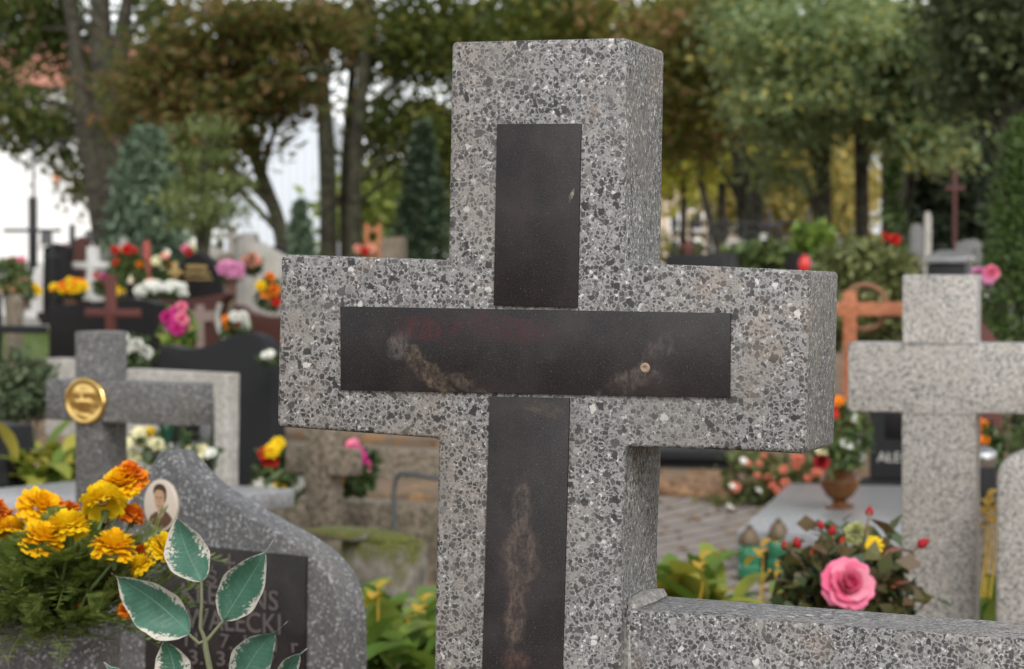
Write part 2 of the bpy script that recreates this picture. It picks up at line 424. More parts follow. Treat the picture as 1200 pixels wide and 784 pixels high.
def stain_low(t, v, c):
    for (px, py, rx, ry, rot, col, k) in [(611, 650, 34, 62, .0, (.105, .078, .062), .85), (612, 590, 17, 46, .1, (.10, .075, .06), .7), (604, 722, 18, 52, .05, (.12, .085, .068), .85), (606, 775, 26, 20, 0, (.11, .06, .05), .6), (640, 480, 40, 12, .2, (.13, .09, .05), .35)]:
        u0, v0 = FC.uv(px, py); s = 2.3 / FPX
        m = blob_mask(t, v, u0, v0, rx * s, ry * s, rot, .75, 60)
        streak = t.noise(t.coord(scale=(90, 1, 12)), 2, 4)
        c = t.mix(t.math('MULTIPLY', m, t.math('ADD', t.math('MULTIPLY', streak, .8), k - .4)), c, col)
    return c
def stain_arm(t, v, c):
    s = 2.3 / FPX
    for (px, py, rx, ry, rot, col, k) in [(500, 432, 46, 14, .75, (.17, .125, .085), .75), (470, 405, 14, 22, .2, (.10, .09, .085), .6), (550, 452, 34, 9, .5, (.13, .10, .08), .55), (500, 384, 42, 18, .0, (.060, .012, .014), .7), (600, 386, 60, 18, .1, (.05, .012, .014), .6), (740, 448, 46, 16, -.5, (.12, .10, .088), .55), (772, 408, 22, 14, -.6, (.10, .085, .078), .5)]:
        u0, v0 = FC.uv(px, py)
        c = t.mix(t.math('MULTIPLY', blob_mask(t, v, u0, v0, rx * s * 1.25, ry * s * 1.25, rot, .85, 70), k), c, col)
    return c
def stain_top(t, v, c):
    s = 2.3 / FPX; u0, v0 = FC.uv(671, 229)
    return t.mix(t.math('MULTIPLY', blob_mask(t, v, u0, v0, 3 * s, 11 * s, .4, .35, 300), .85), c, (.46, .40, .30))
for px, mt in (([(583.5, 145.5), (682, 145), (677.5, 360.5), (579.5, 358)], inlay_mat('inlay_upper', stain_top)),
               ([(400, 359), (857, 366.8), (856, 466), (400.5, 457)], inlay_mat('inlay_across', stain_arm)),
               ([(575, 464.5), (668.5, 466.3), (660, 784), (657, 880), (562, 880), (566, 784)], inlay_mat('inlay_lower', stain_low))):
    put('granite_inlay', prism(FC.pts(px), -.0032, .01, .0006, 2), mt, tc)
# screw anchor left in the cross strip
bm = bmesh.new(); u0, v0 = FC.uv(757, 431)
prof = [(.0012, .0), (.0018, .0012), (.0034, .0014), (.0046, .0004), (.005, -.002)]
lathe(bm, prof, 14); me = bm_mesh(bm)
put('screw_anchor', me, plain('anchor_plug', (.26, .19, .13), .7), tc, loc=(u0, -.0034, v0), rot=(math.pi / 2, 0, 0))
# the low bar of the grave surround, butted against the shaft
a0 = FC.uv(733, 713.5, .012); a1 = FC.uv(875, 724.6, .012); a2 = FC.uv(1033, 737, .012); a3 = FC.uv(1200, 749.6, .012)
ur = uR + .0015
a4 = (a3[0] + .5, a3[1] + (a3[1] - a2[1]) / (a3[0] - a2[0]) * .5)
bar = prism([(ur, .02), (a4[0], .02), a4, a3, a2, a1, (ur, a0[1])], .012, .012 + .112, .0035, 3)
for p in bar.polygons: p.material_index = 1 if p.normal.x < -.7 else 0
put('surround_bar', bar, [M['terrazzo'], M['terrazzo_side']], tc)
# crumbling mortar in the joint
bm = bmesh.new(); jz = a0[1]
tube(bm, [(ur + .003, .016, jz - .30), (ur + .003, .016, jz - .1), (ur + .004, .018, jz - .01), (ur + .006, .022, jz + .003)], [.006, .007, .006, .005], 6)
tube(bm, [(ur + .004, .03, jz + .001), (ur + .005, .07, jz + .002), (ur + .004, .118, jz + .001)], [.008, .010, .007], 6)
put('mortar_fillet', bm_mesh(bm), granite('mortar', [(.3, (.17, .165, .155)), (.6, (.25, .24, .22)), (.8, (.33, .32, .30))], 300, .9, bump=.6), tc)
put('plinth', box_me(uL - .09, a4[0], -.25, .35, -.02, .09, .012), M['terrazzo_side'], tc)

# ================================================================== plant and flower builders
def strip_leaf(bm, base, dirh, L, wd, rise=1.0, droop=1.2, seg=6, fold=.25, uvl=None):
    """a strap leaf that rises, then arches over"""
    d = Vector((math.cos(dirh), math.sin(dirh), 0)); s = Vector((-d.y, d.x, 0))
    p = Vector(base); ang = rise; prev = None
    for i in range(seg + 1):
        t = i / seg; w = wd * (math.sin(math.pi * min(1, .12 + t * .88)) ** .8) * .5 + .0004
        n = -d * math.sin(ang) + Vector((0, 0, 1)) * math.cos(ang)
        row = [bm.verts.new(p - s * w + n * w * fold), bm.verts.new(p), bm.verts.new(p + s * w + n * w * fold)]
        if prev:
            for k in (0, 1): bm.faces.new((prev[k], prev[k + 1], row[k + 1], row[k]))
        prev = row
        p = p + (d * math.cos(ang) + Vector((0, 0, 1)) * math.sin(ang)) * (L / seg)
        ang -= droop / seg
def mesh_of(bm, smooth_=True, name='m'):
    me = bpy.data.meshes.new(name); bm.to_mesh(me); bm.free()
    if smooth_: me.polygons.foreach_set('use_smooth', [True] * len(me.polygons))
    return me
def strap_clump(n, L, wd, r, z0=0, rise=(.7, 1.4), seed=0, hz=0.):
    rr = random.Random(seed); bm = bmesh.new()
    for _ in range(n):
        a = rr.uniform(0, 2 * math.pi); q = r * math.sqrt(rr.random()); b = rr.uniform(0, 2 * math.pi)
        strip_leaf(bm, (q * math.cos(b), q * math.sin(b), z0 + hz * rr.random() ** .7), a, L * rr.uniform(.6, 1.15), wd * rr.uniform(.7, 1.2), rr.uniform(*rise), rr.uniform(.5, 2.0), 6, rr.uniform(.1, .5))
    return mesh_of(bm)
def leaf_ball(n, r, L, wd, c=(0, 0, 0), up=.3, shell=.55, tone=True):
    d = unit(rng.normal(size=(n, 3))) * (rng.uniform(shell ** 3, 1, (n, 1)) ** (1 / 3))
    P = d * np.array(r) + np.array(c)
    return quad_mesh(leaf_quads(P, L, wd, up), rng.uniform(0, 1, n))

def petal(bm, R0, ang, el, L, wd, cup=.3, seg=4, z=0, ruffle=0, rr=random):
    """one petal: starts R0 from the axis at height z, leans out at elevation el, curls by cup"""
    ca, sa = math.cos(ang), math.sin(ang); prev = None
    x, zz, e = R0, z, el
    for i in range(seg + 1):
        t = i / seg; w = wd * .5 * (math.sin(math.pi * (.14 + .72 * t)) ** .7)
        row = []
        for k in (-1, 0, 1):
            off = w * k; lift = (k * k) * w * .25 + (rr.uniform(-ruffle, ruffle) * L if i == seg else 0)
            xx = x - math.sin(e) * lift; z2 = zz + math.cos(e) * lift
            row.append(bm.verts.new((xx * ca - off * sa, xx * sa + off * ca, z2)))
        if prev:
            for k in (0, 1): bm.faces.new((prev[k], prev[k + 1], row[k + 1], row[k]))
        prev = row
        x += math.cos(e) * L / seg; zz += math.sin(e) * L / seg; e += cup / seg
def pompon(r, seed=0, rings=8, per=14):
    rr = random.Random(seed); bm = bmesh.new()
    for k in range(rings):
        t = k / (rings - 1); el = -.35 + t * 1.75; n = max(4, int(per * math.cos(max(0, el) * .88) + .5))
        for i in range(n):
            petal(bm, r * .32 * math.cos(max(0, el)), 2 * math.pi * (i + rr.random() * .5) / n + k, el + rr.uniform(-.14, .14), r * .70 * rr.uniform(.85, 1.12), r * .50, -.9 * (1 - t) + rr.uniform(-.4, .4), 3, r * .26 * max(0, math.sin(el)), .10, rr)
    for i in range(26):
        petal(bm, r * rr.uniform(.02, .12), rr.uniform(0, 6.28), rr.uniform(.45, 1.25), r * rr.uniform(.32, .50), r * .40, rr.uniform(-1.0, -.2), 3, r * .30, .10, rr)
    return mesh_of(bm)
def daisy(r, seed=0, n=11, rings=2):
    rr = random.Random(seed); bm = bmesh.new()
    for k in range(rings):
        for i in range(n):
            petal(bm, r * .1, 2 * math.pi * (i + .5 * k) / n + rr.uniform(-.1, .1), .25 + .4 * k + rr.uniform(-.1, .1), r * (1 - .2 * k), r * .45, -.3, 3, 0, .05, rr)
    return mesh_of(bm)
def rose_me(r, seed=0):
    rr = random.Random(seed); bm = bmesh.new()
    for k, (n, R0, el, L, wd, cup, z) in enumerate([(3, .05, 1.35, .75, .5, .55, 0), (4, .12, 1.25, .8, .65, .35, -.02), (5, .22, 1.1, .85, .8, .1, -.05), (6, .30, .85, .9, .95, -.3, -.08), (6, .32, .55, .95, 1.05, -.75, -.12), (5, .30, .25, .95, 1.05, -.7, -.16)]):
        for i in range(n):
            petal(bm, R0 * r, 2 * math.pi * (i + rr.uniform(-.15, .15)) / n + k * .7, el + rr.uniform(-.1, .1), L * r, wd * r * 1.15, cup, 5, z * r, .05, rr)
    return mesh_of(bm)
def bud_me(r):
    bm = bmesh.new()
    lathe(bm, [(.12 * r, -1.1 * r), (.75 * r, -.8 * r), (1 * r, -.2 * r), (.8 * r, .6 * r), (.4 * r, 1.2 * r), (.06 * r, 1.6 * r)], 10)
    return bm_mesh(bm, deg=60)

PM = {
 'yellow': petalmat('yellow_petals', (.84, .56, .008), (.90, .68, .02), .35),
 'marigold': petalmat('golden_petals', (.88, .46, .004), (.92, .64, .012), .35),
 'orange': petalmat('orange_petals', (.72, .13, .008), (.82, .32, .02), .3),
 'white': petalmat('white_petals', (.62, .62, .54), (.80, .80, .76), .2),
 'cream': petalmat('cream_petals', (.66, .60, .32), (.78, .74, .50), .2),
 'red': petalmat('red_petals', (.50, .012, .012), (.65, .04, .025), .2),
 'darkred': petalmat('crimson_petals', (.20, .006, .012), (.36, .02, .025), .15),
 'pink': petalmat('pink_petals', (.78, .12, .26), (.82, .25, .38), .3, (.85, .38, .48)),
 'magenta': petalmat('magenta_petals', (.55, .025, .22), (.68, .06, .32), .25),
 'lilac': petalmat('mauve_pink_petals', (.62, .22, .42), (.72, .34, .52), .25),
 'peach': petalmat('peach_petals', (.75, .30, .20), (.80, .45, .34), .25),
}
LM = {
 'mum': leafmat('dark_flower_foliage', [(.02, .04, .012), (.04, .075, .02), (.07, .11, .03)], .2),
 'strap': leafmat('fresh_strap_leaves', [(.09, .16, .03), (.17, .26, .05), (.27, .34, .08)], .35, tonemix=0),
 'yellowing': leafmat('yellowing_leaves', [(.12, .20, .035), (.25, .31, .055), (.42, .36, .07)], .35, tonemix=0),
 'fern': leafmat('feathery_leaves', [(.10, .15, .03), (.16, .22, .05), (.24, .29, .09)], .4, tonemix=0),
 'rose': leafmat('rose_leaves', [(.03, .055, .022), (.065, .10, .035), (.12, .075, .04), (.14, .16, .05)], .25, .4, tonemix=.2),
 'dry': leafmat('dry_yellow_leaves', [(.50, .30, .03), (.62, .45, .06)], .3, tonemix=0),
 'bush': leafmat('mixed_bush_leaves', [(.04, .07, .026), (.085, .13, .042), (.15, .18, .055)], .25),
 'grass': leafmat('grass_blades', [(.06, .10, .02), (.10, .15, .035), (.18, .19, .06)], .3, tonemix=.2),
 'heather': leafmat('olive_red_leaves', [(.07, .10, .03), (.12, .15, .045), (.16, .11, .05)], .25),
}
def flowers_on(root, name, me, mat, spots, rr, up=(.5, 1), scale=(.8, 1.2)):
    """each bloom an object of its own, sharing one mesh; spots are local points"""
    first = None
    for p in spots:
        o = bpy.data.objects.new(name, me); link(o)
        if not me.materials: me.materials.append(mat)
        o.parent = root; o.location = p
        o.rotation_euler = (rr.uniform(-.7, .2) + .5, rr.uniform(-.5, .5), rr.uniform(0, 6.28)) if up is None else (rr.uniform(*up), rr.uniform(-.4, .4), rr.uniform(-.6, .6))
        o.scale = (rr.uniform(*scale),) * 3
def mound(px, pyb, Y, wpx, hpx, label, petal_key, n=18, r=.03, cat='flowers', name='chrysanthemum', z=None, group=None, second=None, fol='mum'):
    """a rounded pot plant thick with blooms; pyb = pixel row of its foot"""
    p = at(px, pyb, Y); rr = random.Random(int(px * 7 + pyb)); w = px2m(wpx, Y) / 2; h = px2m(hpx, Y)
    root = thing(name, label, cat, loc=(p.x, Y, p.z), group=group)
    put('foliage', leaf_ball(420, (w, w * .8, h * .55), .05 * w / .2, .022 * w / .2, (0, 0, h * .4), .4), LM[fol], root)
    bm = bmesh.new(); lathe(bm, [(w * .36, -.09), (w * .45, .02), (w * .47, .05), (w * .40, .05)], 14)
    put('pot', bm_mesh(bm), plain(label[:20] + '_pot', (.10, .045, .03), .7), root)
    spots = []
    for i in range(n):
        a = rr.uniform(0, 6.28); e = math.acos(rr.uniform(.0, .97)); q = 1.0
        spots.append((w * math.sin(e) * math.cos(a) * q, -abs(w * .8 * math.sin(e) * math.sin(a)) if rr.random() < .75 else w * .8 * math.sin(e) * math.sin(a), h * .4 + h * .62 * math.cos(e)))
    k = n if second is None else int(n * .6)
    flowers_on(root, 'flower', daisy(r, int(px), 12, 3), PM[petal_key], spots[:k], rr)
    if second: flowers_on(root, 'flower', daisy(r, int(px) + 1, 10, 2), PM[second], spots[k:], rr)
    return root
def bouquet(px, py0, Y, items, label, foliage=(40, .12), cat='flowers', name='flower_bouquet', fol='mum', holder=None, holder_mat=None):
    """items: (px,py,petal key,radius m,kind). foot of the bunch at (px,py0)"""
    b = at(px, py0, Y); rr = random.Random(int(px + py0 * 3))
    root = thing(name, label, cat, loc=b)
    bm = bmesh.new(); cz = 0
    for (x, y, key, r, kind) in items:
        q = at(x, y, Y) - b; q.y += rr.uniform(-.06, .03); cz = max(cz, q.z)
        tube(bm, [(0, 0, 0), (q.x * .5, q.y * .5, q.z * .55), (q.x, q.y + .01, q.z - r * .2)], .0035, 5)
        me = {'p': pompon, 'd': daisy, 'r': rose_me}[kind](r, int(x + y))
        put('flower', me, PM[key], root, loc=q, rot=(rr.uniform(.6, 1.2), rr.uniform(-.4, .4), rr.uniform(-.5, .5)))
    put('stems', mesh_of(bm), M['stem'], root)
    xs = [at(i[0], i[1], Y).x - b.x for i in items]
    n, L = foliage
    if n: put('foliage', leaf_ball(n * 6, ((max(xs) - min(xs)) * .5 + .05, .09, cz * .45 + .03), L, L * .34, ((max(xs) + min(xs)) / 2, .03, cz * .45), .2, .2), LM[fol], root)
    if holder: put('holder', lathe_me(holder, 16), holder_mat or M['darkgrey'], root)
    return root

# ================================================================== headstone and cross builders
def stone(px, Y, yaw, pts, th, mat, label, name='headstone', cat='headstone', bev=.006, plinth=True, group=None, lean=0, ledger=None, close=None, smoothn=0):
    """pts: front outline in photo pixels from the left foot over the top to the right foot; goes on down to the ground"""
    F = Frame(px, Y, yaw, lean); root = thing(name, label, cat, F, group=group)
    P = F.pts(pts)
    x0, x1 = P[0][0], P[-1][0]; zf = .10 if plinth else -.05
    poly = [(x0, zf)] + P + [(x1, zf)]
    put('stone_slab', prism(poly[::-1], 0, th, bev, 3), mat, root)
    if plinth: put('plinth', box_me(x0 - .05, x1 + .05, -.06, th + .06, -.05, .10 - .002, .006), mat, root)
    if ledger:
        put('ledger', box_me(x0 - .02, x1 + .02, -.06 - ledger[0], -.065, -.05, ledger[1], .008), ledger[2] if len(ledger) > 2 else mat, root)
    return root, F
def cross_thing(px, Y, yaw, wpx, col, arm, mat, label, name='stone_cross', depth=None, bev=.005, group=None, z0=0., lean=0, base=True, cat='grave cross'):
    """col=(x0,x1,ytop) arm=(x0,x1,y0,y1) in photo pixels on the front plane"""
    F = Frame(px, Y, yaw, lean); root = thing(name, label, cat, F, group=group)
    (c0, zt), (c1, _) = F.uv(col[0], col[2]), F.uv(col[1], col[2])
    ym = (arm[2] + arm[3]) / 2; cm = (col[0] + col[1]) / 2
    a0 = F.uv(arm[0], ym)[0]; a1 = F.uv(arm[1], ym)[0]
    za = F.uv(cm, arm[2])[1]; zb = F.uv(cm, arm[3])[1]
    d = depth or (c1 - c0) * .8
    poly = [(c0, z0 - .05), (c1, z0 - .05), (c1, zb), (a1, zb), (a1, za), (c1, za), (c1, zt), (c0, zt), (c0, za), (a0, za), (a0, zb), (c0, zb)]
    put('cross_body', prism(poly, 0, d, bev, 2), mat, root)
    if base: put('plinth', box_me(c0 - .10, c1 + .10, -.1, d + .1, -.05, z0 + .06, .01), mat, root)
    return root, F

# ================================================================== right side, from the camera outward
# grey granite cross
r_, F_ = cross_thing(1100, 5.8, 14, 88, (1057.5, 1145, 322), (993.5, 1262, 402.5, 484), M['granite_grey'], 'clean pale granite cross of three blocks, standing right of the large terrazzo cross', depth=.15, base=True)
# joints between its three blocks, set a hair proud
for y in (402.5, 484.5):
    u0, z0 = F_.uv(1057, y); u1, _ = F_.uv(1146, y)
    put('mortar_joint', box_me(u0 - .0015, u1 + .0015, -.0012, .1512, z0 - .0016, z0 + .0016, .0004), plain('joint_mortar', (.17, .16, .145), .9), r_)
# rounded headstone in the corner
pts = smooth_poly([(1167, 640), (1167.5, 585), (1169, 555), (1176, 541), (1190, 533), (1215, 526), (1245, 533), (1262, 550), (1268, 585), (1269, 640)], 5)
stone(1210, 5.5, 14, pts, .12, M['granite_grey'], 'small pale granite headstone with a rounded top at the right edge', bev=.012)

# pink rose bush
def rose_bush():
    Y = 5.0; b = at_ground(1000, Y); rr = random.Random(5)
    root = thing('rose_bush', 'rose bush with one open pink rose and dark red buds, below the granite cross', 'rose bush', loc=b)
    def lp(px, py, dy=0): return at(px, py, Y + dy) - b
    bm = bmesh.new()
    buds = [(962, 616, 7, 'darkred', -.2), (975, 622, 8, 'darkred', .2), (1019, 600, 8, 'darkred', 0), (1081, 637, 10, 'darkred', .9), (934, 637, 9, 'darkred', -.2), (948, 648, 8, 'red', .8), (920, 640, 8, 'darkred', -.4), (987, 634, 6, 'red', .3)]
    joints = {}
    for i, (x, y, r, k, tilt) in enumerate(buds):
        q = lp(x, y, rr.uniform(-.03, .03)); m = lp(985 + (x - 985) * .45, 690, .02)
        tube(bm, [(rr.uniform(-.05, .05), rr.uniform(-.04, .04), -.02), m * .55, m, m.lerp(q, .6) + Vector((.003, 0, .008)), q], [.006, .005, .004, .003, .0025], 6)
    q0 = lp(993, 684, -.14); tube(bm, [(0, 0, 0), q0 * .6 + Vector((0, .04, 0)), q0 + Vector((0, .03, -.02))], [.006, .005, .004], 6)
    put('stems', mesh_of(bm), plain('rose_stems', (.16, .10, .05), .6), root)
    P = []
    for (x, y, rx, ry, n) in [(a_, b_, c_, d_, int(e_ * 1.6)) for a_, b_, c_, d_, e_ in [(965, 690, 45, 28, 90), (1010, 680, 40, 35, 90), (1035, 665, 25, 25, 40), (940, 672, 25, 22, 40), (985, 640, 40, 20, 40), (1040, 706, 30, 14, 45), (960, 720, 50, 20, 60), (1020, 730, 50, 25, 60), (1005, 770, 40, 40, 70)]]:
        c = lp(x, y, .03)
        P.append(np.array(c) + rng.normal(size=(n, 3)) * np.array([px2m(rx, Y) * .6, .06, px2m(ry, Y) * .6]))
    P = np.concatenate(P)
    # ovate leaves with a fold: three quads stitched per leaf
    put('foliage', quad_mesh(leaf_quads(P, .046, .028, .25), rng.uniform(0, 1, len(P))), LM['rose'], root)
    a = put('flower', rose_me(px2m(25, Y), 3), PM['pink'], root, loc=q0 + Vector((0, -.01, 0)), rot=(1.15, -.1, .2)); tag(a, 'open pink rose')
    for x, y, r, k, tilt in buds:
        put('bud', bud_me(px2m(r, Y) * .62), PM[k], root, loc=lp(x, y), rot=(.25, tilt, 0))
    o = put('flower', pompon(px2m(15, Y), 9, 7, 12), petalmat('faded_bloom', (.30, .33, .13), (.45, .45, .20)), root, loc=lp(1003, 626, .0), rot=(.8, 0, 0)); tag(o, 'faded greenish bloom')
    o = put('flower', daisy(px2m(13, Y), 9), PM['yellow'], root, loc=lp(1022, 640, .03), rot=(.9, 0, 0))
    for (x, y, L) in ((1037, 652, .07), (1046, 690, .06)):
        bm = bmesh.new(); strip_leaf(bm, lp(x, y, -.04), .4, L, .032, .5, 1.2); put('red_leaf', mesh_of(bm), plain('reddened_leaf', (.20, .06, .035), .5), root)
rose_bush()

# leafy plants behind the surround bar
def leafy(px, Y, n, L, wd, r, label, mat='strap', seed=1, rise=(.7, 1.4), z=None, stalks=(), name='leafy_plant', dead=0, group=None, hz=0.):
    b = at_ground(px, Y)
    root = thing(name, label, 'plant', loc=b, group=group)
    put('foliage', strap_clump(n, L, wd, r, 0, rise, seed, hz), LM[mat], root)
    for (x, y0, y1) in stalks:
        bm = bmesh.new(); p0 = at(x, y0, Y - .1) - b; p1 = at(x + 6, y1, Y - .1) - b
        tube(bm, [p0, (p0 + p1) / 2 + Vector((.006, 0, 0)), p1], [.0028, .0024, .002], 6)
        strip_leaf(bm, p1 - Vector((0, 0, .03)), 2.5, .06, .045, .2, 1.7); strip_leaf(bm, p1, .4, .05, .04, .9, 2.0); strip_leaf(bm, p1 - Vector((0, 0, .015)), 4.4, .05, .04, .6, 1.6)
        put('dry_stalk', mesh_of(bm), LM['dry'], root)
    if dead: put('dry_leaves', strap_clump(dead, L, wd * .7, r, .02, rise, seed + 50, hz), LM['dry'], root)
    return root
leafy(800, 6.4, 170, .22, .085, .15, 'light green leafy plant in the corner between terrazzo shaft and bar', 'yellowing', 3, (.2, 1.3), stalks=((817, 720, 655),), dead=9, hz=.40)
leafy(868, 6.5, 180, .20, .075, .17, 'bright green leafy plant with a yellow stalk, in front of two green lanterns', 'strap', 4, (.2, 1.3), stalks=((888, 720, 640), (905, 725, 665)), dead=8, hz=.25)
leafy(925, 6.6, 120, .18, .07, .12, 'low green leafy plant tucked at the left of the rose bush', 'strap', 5, (.2, 1.3), dead=6, hz=.34)
leafy(1158, 6.3, 60, .20, .06, .05, 'tall green plant with a yellow flower head, between granite cross and rounded headstone', 'strap', 6, (.6, 1.5), stalks=((1150, 700, 590), (1160, 700, 600), (1154, 700, 582)), dead=3, name='tall_plant', hz=.40)
leafy(465, 6.2, 150, .20, .085, .17, 'green leafy plant beside the foot of the terrazzo cross, yellow leaf on top', 'strap', 8, (.2, 1.3), stalks=((437, 760, 690), (490, 700, 705)), dead=7, hz=.34)
leafy(418, 6.8, 60, .2, .07, .10, 'green leafy plant half hidden behind the wavy headstone', 'yellowing', 9, (.2, 1.3), hz=.3)

# grave slab with vase and its headstone
Fs = Frame(960, 11.2, 14)
slab = thing('grave_slab', 'low pale granite grave slab reflecting the sky, under the amber vase', 'grave slab', Fs)
z = .18
def on_z(F, px, py, z):
    d = ray(px, py); t = (z - EYE) / d.z; return F.Mi @ (Vector((0, 0, EYE)) + d * t)
q = [on_z(Fs, *p, z) for p in ((864, 622), (1075, 634), (1090, 570), (925, 566))]
bm = bmesh.new(); vs = [bm.verts.new((p.x, p.y, z)) for p in q]; f = bm.faces.new(vs)
r = bmesh.ops.extrude_face_region(bm, geom=[f])
for vtx in r['geom']:
    if isinstance(vtx, bmesh.types.BMVert): vtx.co.z = z - .07
bmesh.ops.recalc_face_normals(bm, faces=bm.faces); bevel_bm(bm, .008)
put('top_slab', bm_mesh(bm), M['slab'], slab)
bm = bmesh.new(); cx = sum(p.x for p in q) / 4; cy = sum(p.y for p in q) / 4
vs = [bm.verts.new((cx + (p.x - cx) * .93, cy + (p.y - cy) * .93, z - .072)) for p in q]; f = bm.faces.new(vs)
r = bmesh.ops.extrude_face_region(bm, geom=[f])
for vtx in r['geom']:
    if isinstance(vtx, bmesh.types.BMVert): vtx.co.z = -.05
put('base', bm_mesh(bm), M['darkgrey'], slab)
hs, Fh = stone(1050, 13.2, 14, [(1019, 560), (1019, 482), (1030, 474), (1085, 470), (1110, 478), (1112, 560)], .12, M['darkgrey'], 'dark grey headstone with pale capital letters, behind the amber vase')
def text_mesh(s, size, ext=.0006, font_bold=0):
    cu = bpy.data.curves.new('lettering', 'FONT'); cu.body = s; cu.size = size; cu.extrude = ext; cu.align_x = 'LEFT'; cu.resolution_u = 3; cu.offset = font_bold
    o = bpy.data.objects.new('lettering', cu); link(o)
    bpy.context.view_layer.update()
    me = bpy.data.meshes.new_from_object(o.evaluated_get(bpy.context.evaluated_depsgraph_get()))
    bpy.data.objects.remove(o); return me
def write(root, F, s, px0, px1, pyb, hpx, mat, y=-.002, name='inscription', slant=None, bold=0):
    """lettering whose base line runs from px0 to px1 at pixel row pyb, capitals hpx tall"""
    a = F.uv(px0, pyb); b = F.uv(px1, pyb if slant is None else slant); top = F.uv(px0, pyb - hpx)
    me = text_mesh(s, (top[1] - a[1]) / .72, font_bold=bold)
    xs = [v.co.x for v in me.vertices]; w = max(xs) - min(xs); sx = (b[0] - a[0]) / w
    for v in me.vertices: v.co = Vector(((v.co.x - min(xs)) * sx, -v.co.z, v.co.y))
    me.materials.clear()
    return put(name, me, mat, root, loc=(a[0], y, a[1]))
M['letter_pale'] = plain('pale_letters', (.45, .43, .40), .6)
write(hs, Fh, 'AŁEC', 1028, 1066, 541, 12, M['letter_pale'])
u0, z0 = Fh.uv(1037, 514); u1, z1 = Fh.uv(1062, 486)
put('picture_panel', box_me(u0, u1, -.004, .01, z0, z1, .002), M['black'], hs)

# amber glass vase and its bouquet
vb = at(984, 596, 11.2); vb.z = z + .002
tM = NT('amber_glass'); tM.base((.20, .085, .03)); tM.rough(.08); tM.b.inputs['Transmission Weight'].default_value = .35; tM.b.inputs['IOR'].default_value = 1.3
M['amber'] = tM.m
vs_ = thing('glass_vase', 'round amber glass vase on a square foot, standing on the pale grave slab', 'vase', loc=vb)
u = px2m(1, 11.0)
put('bowl', lathe_me([(8 * u, 9 * u), (16 * u, 15 * u), (23.5 * u, 27 * u), (24 * u, 34 * u), (20 * u, 41 * u), (17 * u, 44 * u), (19.5 * u, 49 * u), (18 * u, 49 * u), (15 * u, 44 * u), (1 * u, 42 * u)], 22), M['amber'], vs_)
put('foot', lathe_me([(17 * u, 0), (17 * u, 4 * u), (10 * u, 6 * u), (8 * u, 9 * u)], 4), M['amber'], vs_)
bouquet(985, 546, 11.0, [(985, 497, 'red', .045, 'p'), (1003, 515, 'white', .035, 'd'), (962, 528, 'cream', .03, 'd'), (998, 490, 'white', .03, 'd'), (972, 482, 'red', .035, 'd'), (1010, 534, 'white', .025, 'd'), (990, 520, 'white', .03, 'd'), (962, 541, 'darkred', .03, 'r'), (980, 470, 'orange', .03, 'd')], 'tall bouquet of red and white flowers in the amber vase', (110, .07), fol='bush')

# green lanterns
def grave_lantern(px, Y, label, seed):
    b = at_ground(px, Y); b.z = .01; u = px2m(1, Y)
    root = thing('grave_lantern', label, 'grave lantern', loc=b, group='green glass lanterns by the slab'); root.rotation_euler = (0, 0, seed)
    g = NT('green_glass'); g.base((.045, .27, .13)); g.rough(.12); g.b.inputs['Transmission Weight'].default_value = .55
    gl = M.setdefault('green_glass', g.m)
    bm = bmesh.new(); n = 12
    for (r0, z0), (r1, z1) in zip([(11, 3), (15, 5), (16, 16), (13, 20), (15.5, 27), (15, 38), (11, 43)], [(15, 5), (16, 16), (13, 20), (15.5, 27), (15, 38), (11, 43), (10, 44)]):
        for k in range(n * 2):
            def vv(r, z_, k): 
                rr_ = r * .84 * (1 + .07 * (k % 2)); a = math.pi * k / n; return bm.verts.new((rr_ * u * math.cos(a), rr_ * u * math.sin(a), z_ * u))
            bm.faces.new((vv(r0, z0, k), vv(r0, z0, k + 1), vv(r1, z1, k + 1), vv(r1, z1, k)))
    bmesh.ops.remove_doubles(bm, verts=bm.verts, dist=1e-5)
    put('glass', bm_mesh(bm), gl, root)
    put('base', lathe_me([(11 * u, 0), (12 * u, 1 * u), (11 * u, 3.2 * u), (2 * u, 3.2 * u)], 16), M['darkgrey'], root)
    put('lid', lathe_me([(12 * u, 43.5 * u), (13 * u, 46 * u), (11 * u, 53 * u), (8 * u, 60 * u), (4 * u, 62 * u), (4.5 * u, 65 * u), (1 * u, 67 * u)], 16), M.setdefault('bronze', plain('tarnished_bronze', (.12, .085, .05), .6, .3, .4)), root)
grave_lantern(879, 10.0, 'green glass grave lantern with a brown lid, the left one of the pair', .3)
grave_lantern(913, 10.2, 'green glass grave lantern with a golden lid, the right one of the pair', .9)

# flowering bed and dark tomb beyond the paving
b = at_ground(905, 13.0)
bed = thing('flower_bed', 'wide low shrub of green leaves dotted with small red flowers, left of the amber vase', 'flower bed', loc=b)
P = []
for (x, y, rx, ry, n) in [(900, 575, 40, 18, 260), (935, 555, 45, 22, 300), (880, 545, 28, 14, 140), (960, 580, 40, 18, 200), (850, 590, 24, 8, 80)]:
    c = at(x, y, 13.0) - b; P.append(np.array(c) + rng.normal(size=(n, 3)) * np.array([px2m(rx, 13) * .55, .13, px2m(ry, 13) * .6]))
P = np.concatenate(P); P[:, 2] = np.abs(P[:, 2])
put('foliage', quad_mesh(leaf_quads(P, .07, .035, .3), rng.uniform(0, 1, len(P))), LM['heather'], bed)
rr = random.Random(3); sp = []
for _ in range(34):
    x, y = rr.uniform(860, 975), rr.uniform(533, 578); q = at(x, y, 12.7) - b; sp.append(q)
flowers_on(bed, 'flower', daisy(.024, 5), petalmat('brick_petals', (.50, .10, .06), (.62, .25, .16)), sp[:28], rr); 
